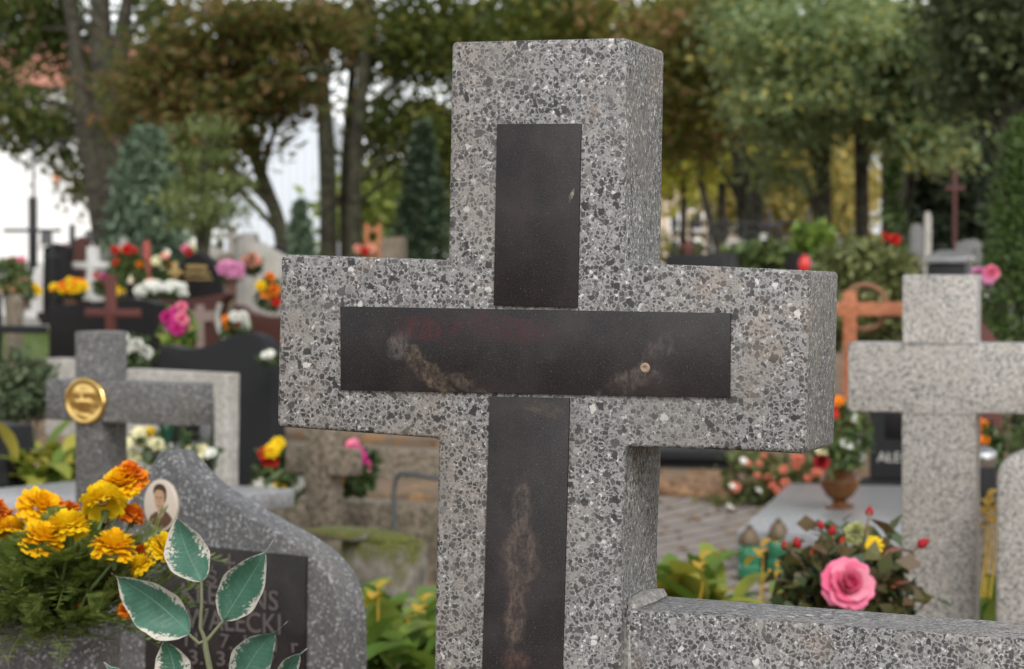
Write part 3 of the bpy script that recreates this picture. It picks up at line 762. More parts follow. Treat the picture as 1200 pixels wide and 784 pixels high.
flowers_on(bed, 'flower', daisy(.02, 6), PM['white'], [at(858, 570, 12.6) - b, at(855, 595, 12.6) - b, at(889, 575, 12.6) - b, at(871, 540, 12.6) - b], rr)
tm = thing('box_tomb', 'dark grey box tomb behind the paving, seen under the right arm of the terrazzo cross', 'tomb', Frame(810, 14.6, 14))
Ft = Frame(810, 14.6, 14); u0, z0 = Ft.uv(745, 575); u1, z1 = Ft.uv(858, 528)
put('chest', box_me(u0, u1, 0, .9, -.05, z1 - .06, .008), M['darkgrey'], tm)
put('lid', box_me(u0 - .05, u1 + .05, -.05, .95, z1 - .058, z1, .012), M['darkgrey'], tm)
bm = bmesh.new(); tube(bm, [(u0, -.03, z1 * .5), (u1, -.03, z1 * .62)], .012, 6); put('chain_rail', bm_mesh(bm), M['redwood'], tm)
# soil heap
b = at_ground(812, 13.5)
bm = bmesh.new(); bmesh.ops.create_icosphere(bm, subdivisions=4, radius=1)
for vtx in bm.verts:
    p = vtx.co; k = 1 + .25 * math.sin(p.x * 5 + 1) * math.sin(p.y * 4) + .1 * math.sin(p.x * 17) * math.cos(p.y * 13)
    vtx.co = Vector((p.x * .42 * k, p.y * .3 * k, max(-.02, p.z * .08 * k)))
o = put('soil_heap', mesh_of(bm), granite('loose_soil', [(.3, (.10, .055, .028)), (.5, (.19, .105, .055)), (.7, (.26, .15, .08))], 40, .95, bump=.8), loc=b)
tag(o, 'small heap of loose brown soil at the edge of the paving', 'soil heap')

# orange wooden cross with a wreath
cr, Fc = cross_thing(1013, 14.8, 10, 0, (988, 1004, 341), (976, 1062, 354, 370), M['orangewood'], 'orange wooden grave cross with a brown ring behind it', name='wooden_cross', depth=.05, base=False, bev=.004)
u0, z0 = Fc.uv(1013, 360); rad = px2m(26, 14.8)
bm = bmesh.new(); ring = [(u0 + rad * math.cos(a), .075, z0 + rad * math.sin(a)) for a in np.linspace(0, 2 * math.pi, 33)]
tube(bm, ring, .016, 8, False); bmesh.ops.remove_doubles(bm, verts=bm.verts, dist=.004)
o = put('wreath', bm_mesh(bm), plain('woven_brown_ring', (.20, .10, .055), .9, 0, .45, 60), bpy.data.objects[cr.name])
# leaning brown gable board behind the granite cross
stone(1155, 12.5, 14, [(1120, 420), (1146, 344), (1149, 344), (1150, 375), (1172, 405), (1174, 430)], .03, M['redwood'], 'red brown wooden gable board between granite cross and clipped thuja', name='gable_board', cat='board', bev=.003, plinth=False)
bouquet(1155, 346, 12.3, [(1148, 322, 'lilac', .04, 'p'), (1160, 320, 'pink', .04, 'p'), (1155, 326, 'lilac', .035, 'd'), (1152, 340, 'white', .04, 'd')], 'small bunch of mauve pink flowers beside the thuja', (20, .06))
# things glimpsed between cross and rounded headstone
bouquet(1152, 545, 9.5, [(1151, 500, 'orange', .03, 'd'), (1160, 508, 'cream', .02, 'd'), (1150, 515, 'orange', .025, 'd')], 'dark green bunch with an orange flower behind the rounded headstone', (40, .08))
sl = thing('grave_lantern', 'dark grave lantern with a shiny silver lid, between granite cross and rounded headstone', 'grave lantern', loc=at(1153, 541, 9.2))
put('glass', lathe_me([(.04, -.16), (.05, -.12), (.045, -.05), (.04, -.02)], 14), M['darkgrey'], sl)
put('stand', lathe_me([(.06, -.62), (.05, -.162)], 4), M['old_stone'], sl)
put('lid', lathe_me([(.042, -.018), (.05, .01), (.045, .035), (.02, .05), (.004, .055)], 14), plain('bright_metal', (.5, .5, .5), .2, 1), sl)
stone(1185, 10.5, 14, [(1120, 600), (1120, 575), (1260, 583), (1260, 610)], .5, M['old_stone'], 'low brown stone edging seen right of the granite cross', name='grave_kerb', cat='kerb', plinth=False)

# ================================================================== left side, near to far
# wavy headstone with portrait and plaque
YAW_L = 35
FW = Frame(290, 3.95, YAW_L)
ws = thing('wavy_headstone', 'speckled dark headstone with a wavy pointed top, oval portrait and black plaque', 'headstone', FW)
top = smooth_poly([(140, 640), (148, 596), (162, 566), (180, 541), (189, 529)], 4)[:-1] + [(189, 529), (194, 528)] + smooth_poly([(203, 538), (232, 568), (275, 596), (312, 617), (345, 636), (372, 658), (390, 685), (398, 720), (400, 760), (400, 800)], 4)
P = FW.pts(top); poly = [(P[0][0], .06)] + P + [(P[-1][0], .06)]
put('stone_slab', prism(poly[::-1], 0, .064, .005, 3, 40), M['concrete_speck'], ws)
put('plinth', box_me(P[0][0] - .05, P[-1][0] + .06, -.07, .13, -.05, .058, .008), M['concrete_speck'], ws)
pl = FW.pts([(176, 634), (361, 652), (359, 830), (172, 812)])
pq = put('plaque', prism(pl, -.006, .005, .0012), inlay_mat('plaque_granite'), ws)
M['engraved'] = plain('engraved_letters', (.085, .071, .067), .8, 0, .2, 200)
for s, a, b_, y, sl, h in (('†', 266, 280, 673, 674, 26), ('Ś', 246, 258, 684, 685, 17), ('P', 300, 312, 688, 689, 17), ('KLEMENS', 217, 330, 704, 715, 23), ('WAŁECKI', 222, 333, 735, 743, 24), ('11.', 221, 244, 756, 758, 17), ('7.', 262, 276, 758, 760, 17), ('1921', 290, 328, 760, 763, 17), ('r', 346, 354, 764, 764, 17), ('3.', 258, 274, 779, 780, 17), ('3.', 226, 242, 777, 778, 17), ('1997', 288, 326, 781, 784, 17), ('ŻYŁ LAT 70', 222, 350, 802, 812, 17)):
    o = write(ws, FW, s, a, b_, y, h, M['engraved'], -.0075, 'inscription', sl, .0004)
    o.parent = pq
    a_, b2 = FW.uv(a, y), FW.uv(b_, sl); o.rotation_euler = (0, -math.atan2(b2[1] - a_[1], b2[0] - a_[0]), 0)
# oval portrait: sepia photograph of a man in a dark jacket, flat pieces fused on porcelain
def oval_pts(cx, cz, rx, rz, n=28): return [(cx + rx * math.cos(a), cz + rz * math.sin(a)) for a in np.linspace(0, 2 * math.pi, n, endpoint=False)]
cx, cz = FW.uv(190.5, 592); e0 = FW.uv(171, 592); e1 = FW.uv(190.5, 561.5); rx, rz = cx - e0[0], e1[1] - cz
ov = put('portrait', prism(oval_pts(cx, cz, rx, rz), -.006, .004, .002, 3), plain('cream_porcelain', (.50, .43, .36), .25, 0, .06, 20), ws)
def flat(pts, y, name, c, clip=.9):
    q = []
    for a, b_ in pts:
        u, v_ = (a - 0) * rx, b_ * rz; k = math.hypot(a, b_)
        if k > clip: u, v_ = u * clip / k, v_ * clip / k
        q.append((cx + u, cz + v_))
    put(name, prism(q, y, -.0058, 0), c if not isinstance(c, tuple) else plain(name + '_tone', c, .3, 0, .1, 300), ov)
flat(smooth_poly([(-.72, -.95), (-.66, -.55), (-.45, -.35), (-.12, -.22), (.30, -.20), (.60, -.36), (.78, -.6), (.8, -.95), (.3, -1.2), (-.3, -1.2), (-.72, -.95)], 4)[:-1], -.0062, 'jacket', (.085, .040, .024))
flat([(-.16, -.20), (.10, -.62), (.24, -.18), (.12, -.05), (-.1, -.05)], -.0064, 'collar', (.52, .44, .36))
flat([(.03, -.28), (.13, -.28), (.16, -.62), (.10, -.72), (.04, -.6)], -.0066, 'tie', (.10, .05, .03))
flat([(-.13, .12), (.20, .10), (.20, -.22), (.05, -.34), (-.1, -.2)], -.0067, 'neck', (.30, .17, .10))
flat(smooth_poly([(-.32, .42), (-.30, .15), (-.2, -.08), (-.04, -.16), (.14, -.06), (.28, .14), (.32, .42), (.18, .66), (-.14, .68), (-.32, .42)], 4)[:-1], -.0069, 'face', (.40, .25, .155))
flat(smooth_poly([(-.34, .40), (-.36, .62), (-.18, .80), (.14, .82), (.36, .66), (.38, .34), (.30, .14), (.28, .42), (.16, .58), (-.12, .60), (-.28, .52), (-.34, .40)], 4)[:-1], -.0072, 'hair', (.055, .028, .018))
for ex in (-.15, .10): flat([(ex - .07, .33), (ex + .07, .33), (ex + .06, .28), (ex - .06, .28)], -.0072, 'eye', (.07, .04, .03))
flat([(-.05, .28), (.0, .30), (.03, .10), (-.07, .09)], -.0071, 'nose', (.30, .18, .11))
flat([(-.12, .0), (.10, .0), (.05, -.045), (-.08, -.045)], -.0072, 'mouth', (.20, .09, .06))

# variegated leaf sprig in front of it
def sprig():
    Y = 2.75; b = at(262, 1020, Y)
    root = thing('leaf_sprig', 'artificial sprig of green leaves with ragged white margins, in front of the portrait headstone', 'artificial plant', loc=b)
    def lp(px, py, dy=0): return at(px, py, Y + dy) - b
    bm = bmesh.new()
    main = [lp(262, 1020), lp(254, 860), lp(247, 790), lp(241, 760), lp(240, 747)]
    tube(bm, main, [.0042, .0040, .0036, .0032, .0030], 10)
    tube(bm, [lp(240, 749), lp(234.5, 735), lp(236.5, 705), lp(236, 680)], [.0024, .002, .0018, .0016], 8)
    tube(bm, [lp(240, 751), lp(233, 754), lp(219, 741.5)], [.0024, .002, .0016], 8)
    tube(bm, [lp(241, 752), lp(247, 745), lp(262, 727)], [.0024, .002, .0016], 8)
    tube(bm, [lp(248, 800), lp(225, 812), lp(205, 815)], [.0024, .002, .0016], 8)
    tube(bm, [lp(250, 820), lp(262, 815), lp(276, 805)], [.0024, .002, .0016], 8)
    tube(bm, [lp(252, 850), lp(200, 840), lp(165, 815)], [.0024, .002, .0016], 8)
    tube(bm, [lp(253, 860), lp(300, 840), lp(330, 800)], [.0024, .002, .0016], 8)
    put('stem', bm_mesh(bm, deg=60), plain('fabric_stem', (.15, .16, .085), .6, 0, .25, 60), root)
    t = NT('variegated_leaf')
    uv = t.add('ShaderNodeUVMap'); sp = t.add('ShaderNodeSeparateXYZ'); t.L(uv.outputs[0], sp.inputs[0])
    ob = t.coord()
    au = t.math('ABSOLUTE', sp.outputs[0])
    # ragged edge runs along the side veins
    cb = t.add('ShaderNodeCombineXYZ'); t.L(t.math('MULTIPLY', sp.outputs[0], 2.0), cb.inputs[0]); t.L(t.math('MULTIPLY', t.math('SUBTRACT', sp.outputs[1], t.math('MULTIPLY', au, .12)), 9), cb.inputs[1])
    t.L(sp.outputs[2], cb.inputs[2])
    oi = t.add('ShaderNodeObjectInfo'); t.L(t.math('MULTIPLY', oi.outputs['Random'], 50), cb.inputs[2])
    rag = t.noise(cb.outputs[0], 2.6, 5, .75); wide = t.noise(cb.outputs[0], .33, 1)
    wid = t.math('MULTIPLY', t.ramp(wide, [(.30, .12), (.48, .5), (.68, 1.)]), .80)
    marg = t.math('SUBTRACT', 1.02, t.math('MULTIPLY', wid, t.ramp(rag, [(.34, .0), (.66, 1.)])))
    tipm = t.math('MULTIPLY', t.math('SUBTRACT', sp.outputs[1], .86), 4, True)
    m = t.math('MULTIPLY', t.math('SUBTRACT', t.math('ADD', au, tipm), t.math('MINIMUM', marg, .965)), 14, True)
    g = t.mix(t.noise(ob, 90, 4, .6), (.028, .105, .062), (.055, .165, .105))
    hue = t.math('MULTIPLY', t.ramp(oi.outputs['Random'], [(.2, 0.), (.8, 1.)]), .55); g = t.mix(hue, g, (.115, .26, .20))
    # side veins as a fine relief in the fabric, paler midrib
    vein = t.add('ShaderNodeTexWave', wave_type='BANDS', bands_direction='Y'); vc = t.add('ShaderNodeCombineXYZ')
    t.L(t.math('SUBTRACT', sp.outputs[1], t.math('MULTIPLY', au, .13)), vc.inputs[1]); t.L(vc.outputs[0], vein.inputs[0]); vein.inputs['Scale'].default_value = 5.0
    vein.inputs['Distortion'].default_value = 1.6; vein.inputs['Detail Scale'].default_value = 3
    g = t.mix(t.math('MULTIPLY', t.math('POWER', vein.outputs['Fac'], 4), .10), g, (.16, .34, .25))
    g = t.mix(t.ramp(t.noise(ob, 38, 5, .65), [(.42, 0.), (.68, .55)]), g, (.03, .085, .05))
    g = t.mix(t.ramp(t.noise(ob, 160, 3, .6), [(.60, 0.), (.72, .4)]), g, (.20, .30, .22))
    mid = t.math('SUBTRACT', 1, t.math('MULTIPLY', au, 26), True)
    g = t.mix(t.math('MULTIPLY', mid, .7), g, (.22, .38, .28))
    c = t.mix(m, g, t.mix(t.noise(ob, 70, 4), (.58, .53, .44), (.76, .72, .66))); t.base(c); t.rough(.42)
    bh = t.math('ADD', t.math('MULTIPLY', vein.outputs['Fac'], .5), t.math('ADD', t.noise(ob, 900, 2), t.math('MULTIPLY', mid, -1.2)))
    t.bump(bh, .35, .001)
    tr = t.add('ShaderNodeBsdfTranslucent'); t.L(c, tr.inputs[0]); mx = t.add('ShaderNodeMixShader'); mx.inputs[0].default_value = .22
    t.L(t.b.outputs[0], mx.inputs[1]); t.L(tr.outputs[0], mx.inputs[2]); t.L(mx.outputs[0], t.out.inputs[0])
    lm = t.m
    def leaf(base, tip, wl, wr, bend=0, tiplen=.2, dy0=0, dy1=-.02, curl=.006, seed=0):
        """base/tip in px; wl/wr half widths in px to the left/right of the base-tip line; bend moves the tip line sideways"""
        bx, by = base; tx, ty = tip; dx, dy = tx - bx, ty - by; L = math.hypot(dx, dy); nx, ny = -dy / L, dx / L
        n, kk = 22, 5; me_v, me_f, uvs = [], [], []
        for i in range(n + 1):
            s = i / n
            prof = (math.sin(math.pi * min(1, s / (1 - tiplen * .55)) ** .86) ** .78) if s < (1 - tiplen * .55) else 0
            w = max(prof, .055 * (1 - s) * 4 if s > .7 else 0, .02)
            if s > .995: w = .004
            cxp = bx + dx * s + nx * bend * math.sin(math.pi * s * .9) ; cyp = by + dy * s + ny * bend * math.sin(math.pi * s * .9)
            for k in range(-kk, kk + 1):
                f_ = k / kk; ww = (wl if f_ < 0 else wr) * w * f_
                wob = 1 + .03 * math.sin(s * 23 + seed + k)
                q = lp(cxp - nx * ww * wob * -1, cyp - ny * ww * wob * -1, dy0 + (dy1 - dy0) * s)
                q.y += curl * 1.7 * (f_ * f_ * -1.0 + .35) * prof + .005 * math.sin(s * 8 + seed * 2 + (2 if f_ > 0 else 0)) * abs(f_) + .006 * f_ * math.sin(s * 3 + seed) - .014 * s * s
                me_v.append(q); uvs.append((f_, s))
        c_ = 2 * kk + 1
        for i in range(n):
            for k in range(2 * kk): me_f.append((i * c_ + k, i * c_ + k + 1, (i + 1) * c_ + k + 1, (i + 1) * c_ + k))
        me = bpy.data.meshes.new('leaf'); me.from_pydata(me_v, [], me_f)
        ul = me.uv_layers.new(name='UVMap')
        for lo in me.loops: ul.data[lo.index].uv = uvs[lo.vertex_index]
        me.polygons.foreach_set('use_smooth', [True] * len(me.polygons))
        put('leaf', me, lm, root)
    leaf((236, 682), (210, 597), 24, 25, -6, .16, 0, .0, .008, 1)
    leaf((222, 742), (132, 671), 34, 24, 4, .14, 0, -.03, .010, 2)
    leaf((261, 728), (323, 629), 27, 24, 0, .34, 0, -.02, .010, 3)
    leaf((205, 815), (189, 742), 22, 22, 6, .2, 0, .01, .008, 4)
    leaf((276, 808), (340, 728), 24, 24, -8, .36, 0, -.02, .010, 5)
    leaf((165, 815), (124, 773), 16, 13, -3, .3, 0, -.02, .008, 6)
    leaf((330, 802), (363, 758), 12, 11, -5, .4, 0, -.01, .006, 7)
sprig()

# pot of marigolds
Y = 3.35; pb = at(66, 722, Y); u = px2m(1, Y)
tz = pb.z
pot = thing('flower_pot', 'octagonal speckled stone pot in the lower left corner', 'flower pot', loc=(pb.x, Y, 0))
bm = bmesh.new()
lathe(bm, [(70 * u, 0), (72 * u, .10), (58 * u, tz - .17), (76 * u, tz - .035), (76 * u, tz), (66 * u, tz), (64 * u, tz - .03), (2 * u, tz - .03)], 8)
bmesh.ops.rotate(bm, verts=bm.verts, matrix=Matrix.Rotation(R(14), 3, 'Z')); bevel_bm(bm, .004)
put('pot_body', bm_mesh(bm, deg=25), M['concrete_speck'], pot)
put('soil', lathe_me([(64 * u, tz - .028), (40 * u, tz - .018), (1 * u, tz - .012)], 16), M['earth'], pot)
def marigolds():
    b = Vector((pb.x, Y, tz - .015)); rr = random.Random(2)
    root = thing('marigold_plant', 'bushy yellow and orange marigolds growing in the octagonal stone pot', 'marigolds', loc=b)
    def lp(px, py, dy=0): return at(px, py, Y + dy) - b
    fl = [(45, 597, 22, 'marigold', -.02), (6, 612, 16, 'orange', .02), (12, 622, 15, 'marigold', .05), (48, 636, 22, 'marigold', -.06), (80, 622, 21, 'yellow', -.05), (121, 590, 22, 'yellow', -.03), (142, 570, 20, 'marigold', .03), (132, 645, 22, 'marigold', -.07), (110, 612, 15, 'orange', .02), (152, 562, 19, 'orange', .04), (153, 605, 14, 'orange', .04), (191, 643, 17, 'yellow', -.02), (167, 664, 14, 'yellow', -.04), (168, 647, 9, 'orange', .02), (149, 717, 10, 'orange', -.05), (146, 694, 8, 'orange', 0), (133, 681, 8, 'darkred', 0), (82, 598, 11, 'orange', .05), (60, 596, 14, 'orange', .02), (95, 715, 6, 'orange', 0), (-12, 600, 18, 'orange', 0), (23, 690, 6, 'yellow', -.03)]
    bm = bmesh.new()
    for i, (x, y, r, k, dy) in enumerate(fl):
        q = lp(x, y, dy - (.06 if y > 612 else 0)); rad = px2m(r, Y) * 1.2
        tube(bm, [(q.x * .25, q.y * .4, .0), (q.x * .6, q.y * .7, q.z * .5), (q.x, q.y + .008, q.z - rad * .5)], .0022, 5)
        put('flower', pompon(rad, i, 8, 14), PM[k], root, loc=q, rot=(rr.uniform(.15, .6), rr.uniform(-.35, .35), rr.uniform(0, 6)))
        put('calyx', lathe_me([(.002, -rad * .9), (rad * .16, -rad * .6), (rad * .2, -rad * .35), (rad * .1, -rad * .3)], 8), M['stem'], root, loc=q + Vector((0, .012, 0)))
    put('stems', mesh_of(bm), M['stem'], root)
    bm = bmesh.new()
    for i in range(520):
        x0, y0 = rr.uniform(-.06, .06), rr.uniform(-.11, .05)
        a = rr.uniform(0, 2 * math.pi); L = rr.uniform(.045, .09)
        zz = rr.uniform(.0, .108); el = rr.uniform(-.1, 1.3); r0 = rr.uniform(.0, .105)
        p = Vector((x0 + math.cos(a) * r0, y0 + math.sin(a) * r0 * .8, zz)); d = Vector((math.cos(a) * math.cos(el), math.sin(a) * math.cos(el), math.sin(el)))
        s = d.cross(Vector((0, 0, 1))).normalized()
        n = 8
        for j in range(n + 1):
            t_ = j / n; c_ = p + d * L * t_ + Vector((0, 0, -.02 * t_ * t_))
            for sg in (-1, 1):
                l = L * .34 * math.sin(math.pi * (.15 + .8 * t_)); dd = (s * sg + d * .8 + Vector((0, 0, rr.uniform(-.2, .3)))).normalized(); w = d.cross(dd).cross(dd).normalized() * .0042
                m_ = c_ + dd * l * .5
                bm.faces.new([bm.verts.new(v_) for v_ in (c_, m_ + w, c_ + dd * l, m_ - w)])
        w = s * .0008
        bm.faces.new([bm.verts.new(v_) for v_ in (p - w, p + w, p + d * L + w + Vector((0, 0, -.02)), p + d * L - w + Vector((0, 0, -.02)))])
    put('foliage', mesh_of(bm), LM['fern'], root)
marigolds()

# small granite cross with a gilt medallion
cr, Fm = cross_thing(105, 6.5, YAW_L, 0, (87, 117, 388), (53, 219, 446, 494), M['granite_mid'], 'small dark mottled granite cross carrying a gilt medallion, left of the wavy headstone', depth=.10, lean=0)
u0, z0 = Fm.uv(101.5, 470)
rad = Fm.uv(101.5, 442.5)[1] - z0
def medallion():
    n, m = 44, 15; vs, fs = [], []
    def hgt(x, y):
        r = math.hypot(x, y)
        h = .16 * math.exp(-((r - .92) / .07) ** 2)
        h += .30 * math.exp(-((x + .04) / .36) ** 2 - ((y - .02) / .50) ** 2)        # head
        h += .10 * math.exp(-((x) / .50) ** 2 - ((y - .42) / .16) ** 2)               # hair
        h += .09 * math.exp(-((x + .07) / .06) ** 2 - ((y + .02) / .18) ** 2)         # nose
        h -= .07 * math.exp(-((x + .20) / .10) ** 2 - ((y - .10) / .07) ** 2) + .07 * math.exp(-((x - .08) / .10) ** 2 - ((y - .10) / .07) ** 2)
        h += .14 * math.exp(-((x) / .62) ** 2 - ((y + .72) / .22) ** 2)               # shoulders
        h += .02 * math.sin(11 * x + 3 * math.sin(5 * y)) * math.exp(-((abs(x) - .42) / .2) ** 2 - ((y + .15) / .5) ** 2) + .012 * math.sin(17 * y + 6 * x) * (r > .3) * (r < .8)
        return h * (1 if r < .99 else 0)
    for j in range(m + 1):
        r = j / m
        for i in range(n):
            a = 2 * math.pi * i / n; x, y = r * math.cos(a), r * math.sin(a)
            vs.append((x * rad, -.006 - hgt(x, y) * rad * .35, y * rad))
    for i in range(n): 
        a = 2 * math.pi * i / n; vs.append((rad * math.cos(a), .001, rad * math.sin(a)))
    for j in range(m + 1):
        for i in range(n):
            k = (i + 1) % n; fs.append((j * n + i, (j + 1) * n + i, (j + 1) * n + k, j * n + k))
    me = bpy.data.meshes.new('medallion'); me.from_pydata(vs, [], fs); me.polygons.foreach_set('use_smooth', [True] * len(me.polygons)); return me
put('medallion', medallion(), M['brass'], cr, loc=(u0, -.002, z0), scale=(1.18, 1, 1))

# slab behind it, planter edge, greenery at the left edge
Fl = Frame(40, 7.4, YAW_L)
ls = thing('grave_slab', 'low pale grey grave slab behind the small cross with the medallion', 'grave slab', Fl)
put('top_slab', box_me(-.70, .10, .05, 1.05, .47, .53, .008), M['slab'], ls); put('base', box_me(-.65, .05, .1, 1.0, -.05, .468, .008), M['concrete'], ls)
stone(12, 9.8, YAW_L, [(-60, 600), (-60, 492), (6, 500), (8, 600)], .15, M['darkgrey'], 'dark stone planter edge at the left edge under the bushes', name='stone_planter', cat='planter', plinth=False)
leafy(52, 10.0, 160, .22, .08, .22, 'yellowish green leafy plant left of the small medallion cross', 'yellowing', 21, (.2, 1.3), dead=10, hz=.5)
leafy(62, 8.9, 130, .2, .07, .2, 'low olive green plant at the back edge of the grey slab', 'strap', 22, (.2, 1.3), dead=8, hz=.3)
def bush(px, py, Y, rx, ry, label, mat='bush', n=900, L=.05, name='bush', z=None, cat='bush'):
    c = at(px, py, Y); g = gz(Y); w = px2m(rx, Y); h = px2m(ry, Y)
    root = thing(name, label, cat, loc=(c.x, Y, g))
    P, T = clustered([((0, 0, c.z - g), (w, w * .8, h), int(n / 14))], 14, w * .16)
    P = P[P[:, 2] > .0]; T = rng.uniform(0, 1, len(P))
    put('foliage', quad_mesh(leaf_quads(P, L, L * .45, .3), T), LM[mat] if mat in LM else mat, root)
    bm = bmesh.new()
    for k in range(5):
        a = k * 1.3; tube(bm, [(0, 0, -.02), (w * .3 * math.cos(a), w * .3 * math.sin(a), (c.z - g) * .6), (w * .6 * math.cos(a), w * .6 * math.sin(a), c.z - g + h * .4)], [.014, .010, .004], 5)
    put('stems', mesh_of(bm), M['bark'], root)
    return root
LM['greygreen'] = leafmat('grey_green_leaves', [(.06, .085, .04), (.10, .14, .07), (.16, .19, .11)], .25)
bush(28, 455, 11.5, 36, 42, 'loose grey green bush at the left edge, above the yellowish plant', 'greygreen', 1600, .045)
bush(14, 330, 22, 24, 26, 'dark round bush at the left edge behind the lawn', 'bush', 900, .06)

# framed tombstone with a dark panel and its daffodils
ft, Ff = stone(210, 9.0, YAW_L, [(144, 572), (146, 432), (266, 438), (264, 578)], .07, M['concrete'], 'pale concrete tombstone framing a dark panel, behind the medallion cross', name='framed_tombstone')
u0, z0 = Ff.uv(200, 560); u1, z1 = Ff.uv(251, 466)
put('dark_panel', box_me(u0, u1, -.004, .01, z0, z1, .002), M['black'], ft)
u2, z2 = Ff.uv(236, 520); u3, z3 = Ff.uv(249, 490)
put('picture', box_me(u2, u3, -.008, -.003, z2, z3, .002), plain('grey_picture', (.12, .12, .125), .3), ft)
u2, z2 = Ff.uv(206, 535); u3, z3 = Ff.uv(232, 518)
put('picture', box_me(u2, u3, -.008, -.003, z2, z3, .002), plain('faded_picture', (.16, .16, .16), .3), ft)
bouquet(196, 556, 8.5, [(148, 519, 'cream', .03, 'd'), (157, 536, 'cream', .028, 'd'), (160, 519, 'cream', .03, 'd'), (172, 508, 'yellow', .025, 'd'), (186, 520, 'cream', .03, 'd'), (180, 533, 'white', .025, 'd'), (165, 506, 'cream', .025, 'd'), (224, 530, 'cream', .027, 'd'), (237, 530, 'cream', .027, 'd'), (248, 531, 'white', .022, 'd'), (231, 538, 'yellow', .022, 'd'), (196, 524, 'white', .022, 'd')], 'spray of cream yellow daffodils lying before the dark framed panel', (24, .06))
bm = bmesh.new()
b = at(196, 520, 8.45)
for k in range(6): strip_leaf(bm, (.0, 0, 0), 1.57 + (k - 2.5) * .9, .14, .035, 1.25, .7)
tag(put('wrapping_leaf', mesh_of(bm), plain('dark_green_fabric', (.02, .09, .05), .5), loc=b), 'upright dark green artificial leaf above the daffodils', 'artificial leaf')

# black wavy headstone
top = smooth_poly([(187, 500), (187.5, 420), (189, 405), (215, 409), (240, 406), (262, 397), (285, 390), (303, 394), (314, 408), (319, 430), (320, 500)], 4)
stone(253, 12.0, YAW_L, top, .09, M['darkgrey'], 'dark grey headstone with one wave along its top, left of the big cross', name='headstone', ledger=(1.4, .22))
bouquet(321, 425, 11.6, [(312, 416, 'white', .02, 'd'), (318, 414, 'white', .02, 'd'), (315, 420, 'white', .016, 'd')], 'tiny white flowers at the right end of the dark wavy headstone', (8, .05))

# small weathered cross, kerbs, mossy block, pipe rail
cr, Fo = cross_thing(378, 9.4, YAW_L, 0, (356, 385, 480), (334, 408, 525, 556), M['old_stone'], 'weathered brown stone cross below the left arm of the terrazzo cross', depth=.085, z0=.2)
t = NT('mossy_concrete'); v = t.coord()
ge = t.add('ShaderNodeNewGeometry'); sx = t.add('ShaderNodeSeparateXYZ'); t.L(ge.outputs['Normal'], sx.inputs[0])
c = t.ramp(t.noise(v, 14, 5, .65), [(.3, (.07, .06, .046)), (.5, (.15, .135, .11)), (.72, (.26, .24, .21))])
so = t.add('ShaderNodeSeparateXYZ'); t.L(v, so.inputs[0])
mossk = t.math('ADD', t.math('MULTIPLY', sx.outputs[2], .35), t.math('ADD', t.noise(v, 11, 5, .7), t.math('MULTIPLY', so.outputs[2], .8)))
c = t.mix(t.ramp(mossk, [(.72, 0.), (.86, 1.)]), c, t.ramp(t.noise(v, 70, 3), [(.3, (.045, .05, .012)), (.6, (.11, .12, .022)), (.75, (.16, .10, .03))]))
t.base(c); t.rough(.95); t.bump(t.noise(v, 60, 4), .6, .01); M['mossy'] = t.m
Fb = Frame(450, 8.4, YAW_L)
mb = thing('mossy_block', 'low concrete block with moss on top, behind the plant left of the big cross', 'stone block', Fb)
zt = Fb.uv(450, 637)[1]; x0 = Fb.uv(398, 650)[0]; x1 = Fb.uv(468, 650)[0]
put('block_body', box_me(x0, x1, 0, .16, -.05, zt, .012), M['mossy'], mb)
put('cap_stone', box_me(x0 - .12, x0 + .10, -.05, .12, zt + .002, zt + .035, .012), M['mossy'], mb)
bm = bmesh.new(); bmesh.ops.create_icosphere(bm, subdivisions=3, radius=1)
for vtx in bm.verts:
    p = vtx.co; k = 1 + .2 * math.sin(p.x * 6) * math.sin(p.y * 7 + 1); vtx.co = Vector((p.x * (x1 - x0) * .46 * k, p.y * .075 * k, max(0, p.z) * .03 * k))
t = NT('moss'); v = t.coord(); t.base(t.ramp(t.noise(v, 60, 4), [(.3, (.05, .055, .012)), (.6, (.13, .14, .025)), (.75, (.17, .11, .03))])); t.rough(1); t.bump(t.noise(v, 160, 3), .8, .01); M['moss'] = t.m
put('moss_cushion', mesh_of(bm), M['moss'], mb, loc=((x0 + x1) / 2, .08, zt))
def kerb(px, Y, x0, x1, y_, th, hz, label, mat='old_stone', z0=0.):
    F = Frame(px, Y, YAW_L); root = thing('grave_kerb', label, 'kerb', F)
    put('kerb_stone', box_me(F.uv(x0, y_)[0], F.uv(x1, y_)[0], 0, th, -.05, hz, .012), M[mat], root)
kerb(400, 10.3, 285, 520, 600, .14, .30, 'brown kerb stone running just behind the weathered cross', 'old_stone')
kerb(420, 11.6, 300, 540, 560, .16, .42, 'second brown kerb step with leaf litter, above the kerb behind the weathered cross', 'old_stone')
kerb(430, 13.6, 330, 560, 530, .2, .52, 'highest brown kerb step below the left arm of the big cross', 'old_stone')
kerb(335, 7.6, 330, 420, 700, .12, .26, 'brown edge stone between wavy headstone and mossy block', 'old_stone')
for (px, Y, z1, z0_, nm) in ((405, 10.9, .29, .0, 'a'), (420, 12.4, .41, 0, 'b')):
    F = Frame(px, Y, YAW_L)
    me = box_me(F.uv(285, 590)[0], F.uv(540, 590)[0], 0.02, 1.0, -.05, z1, .02)
    o = put('earth_terrace', me, M['earth']); o.matrix_world = F.M; tag(o, kind='structure')
b = at(482, 630, 9.0); F = Frame(482, 9.0, YAW_L)
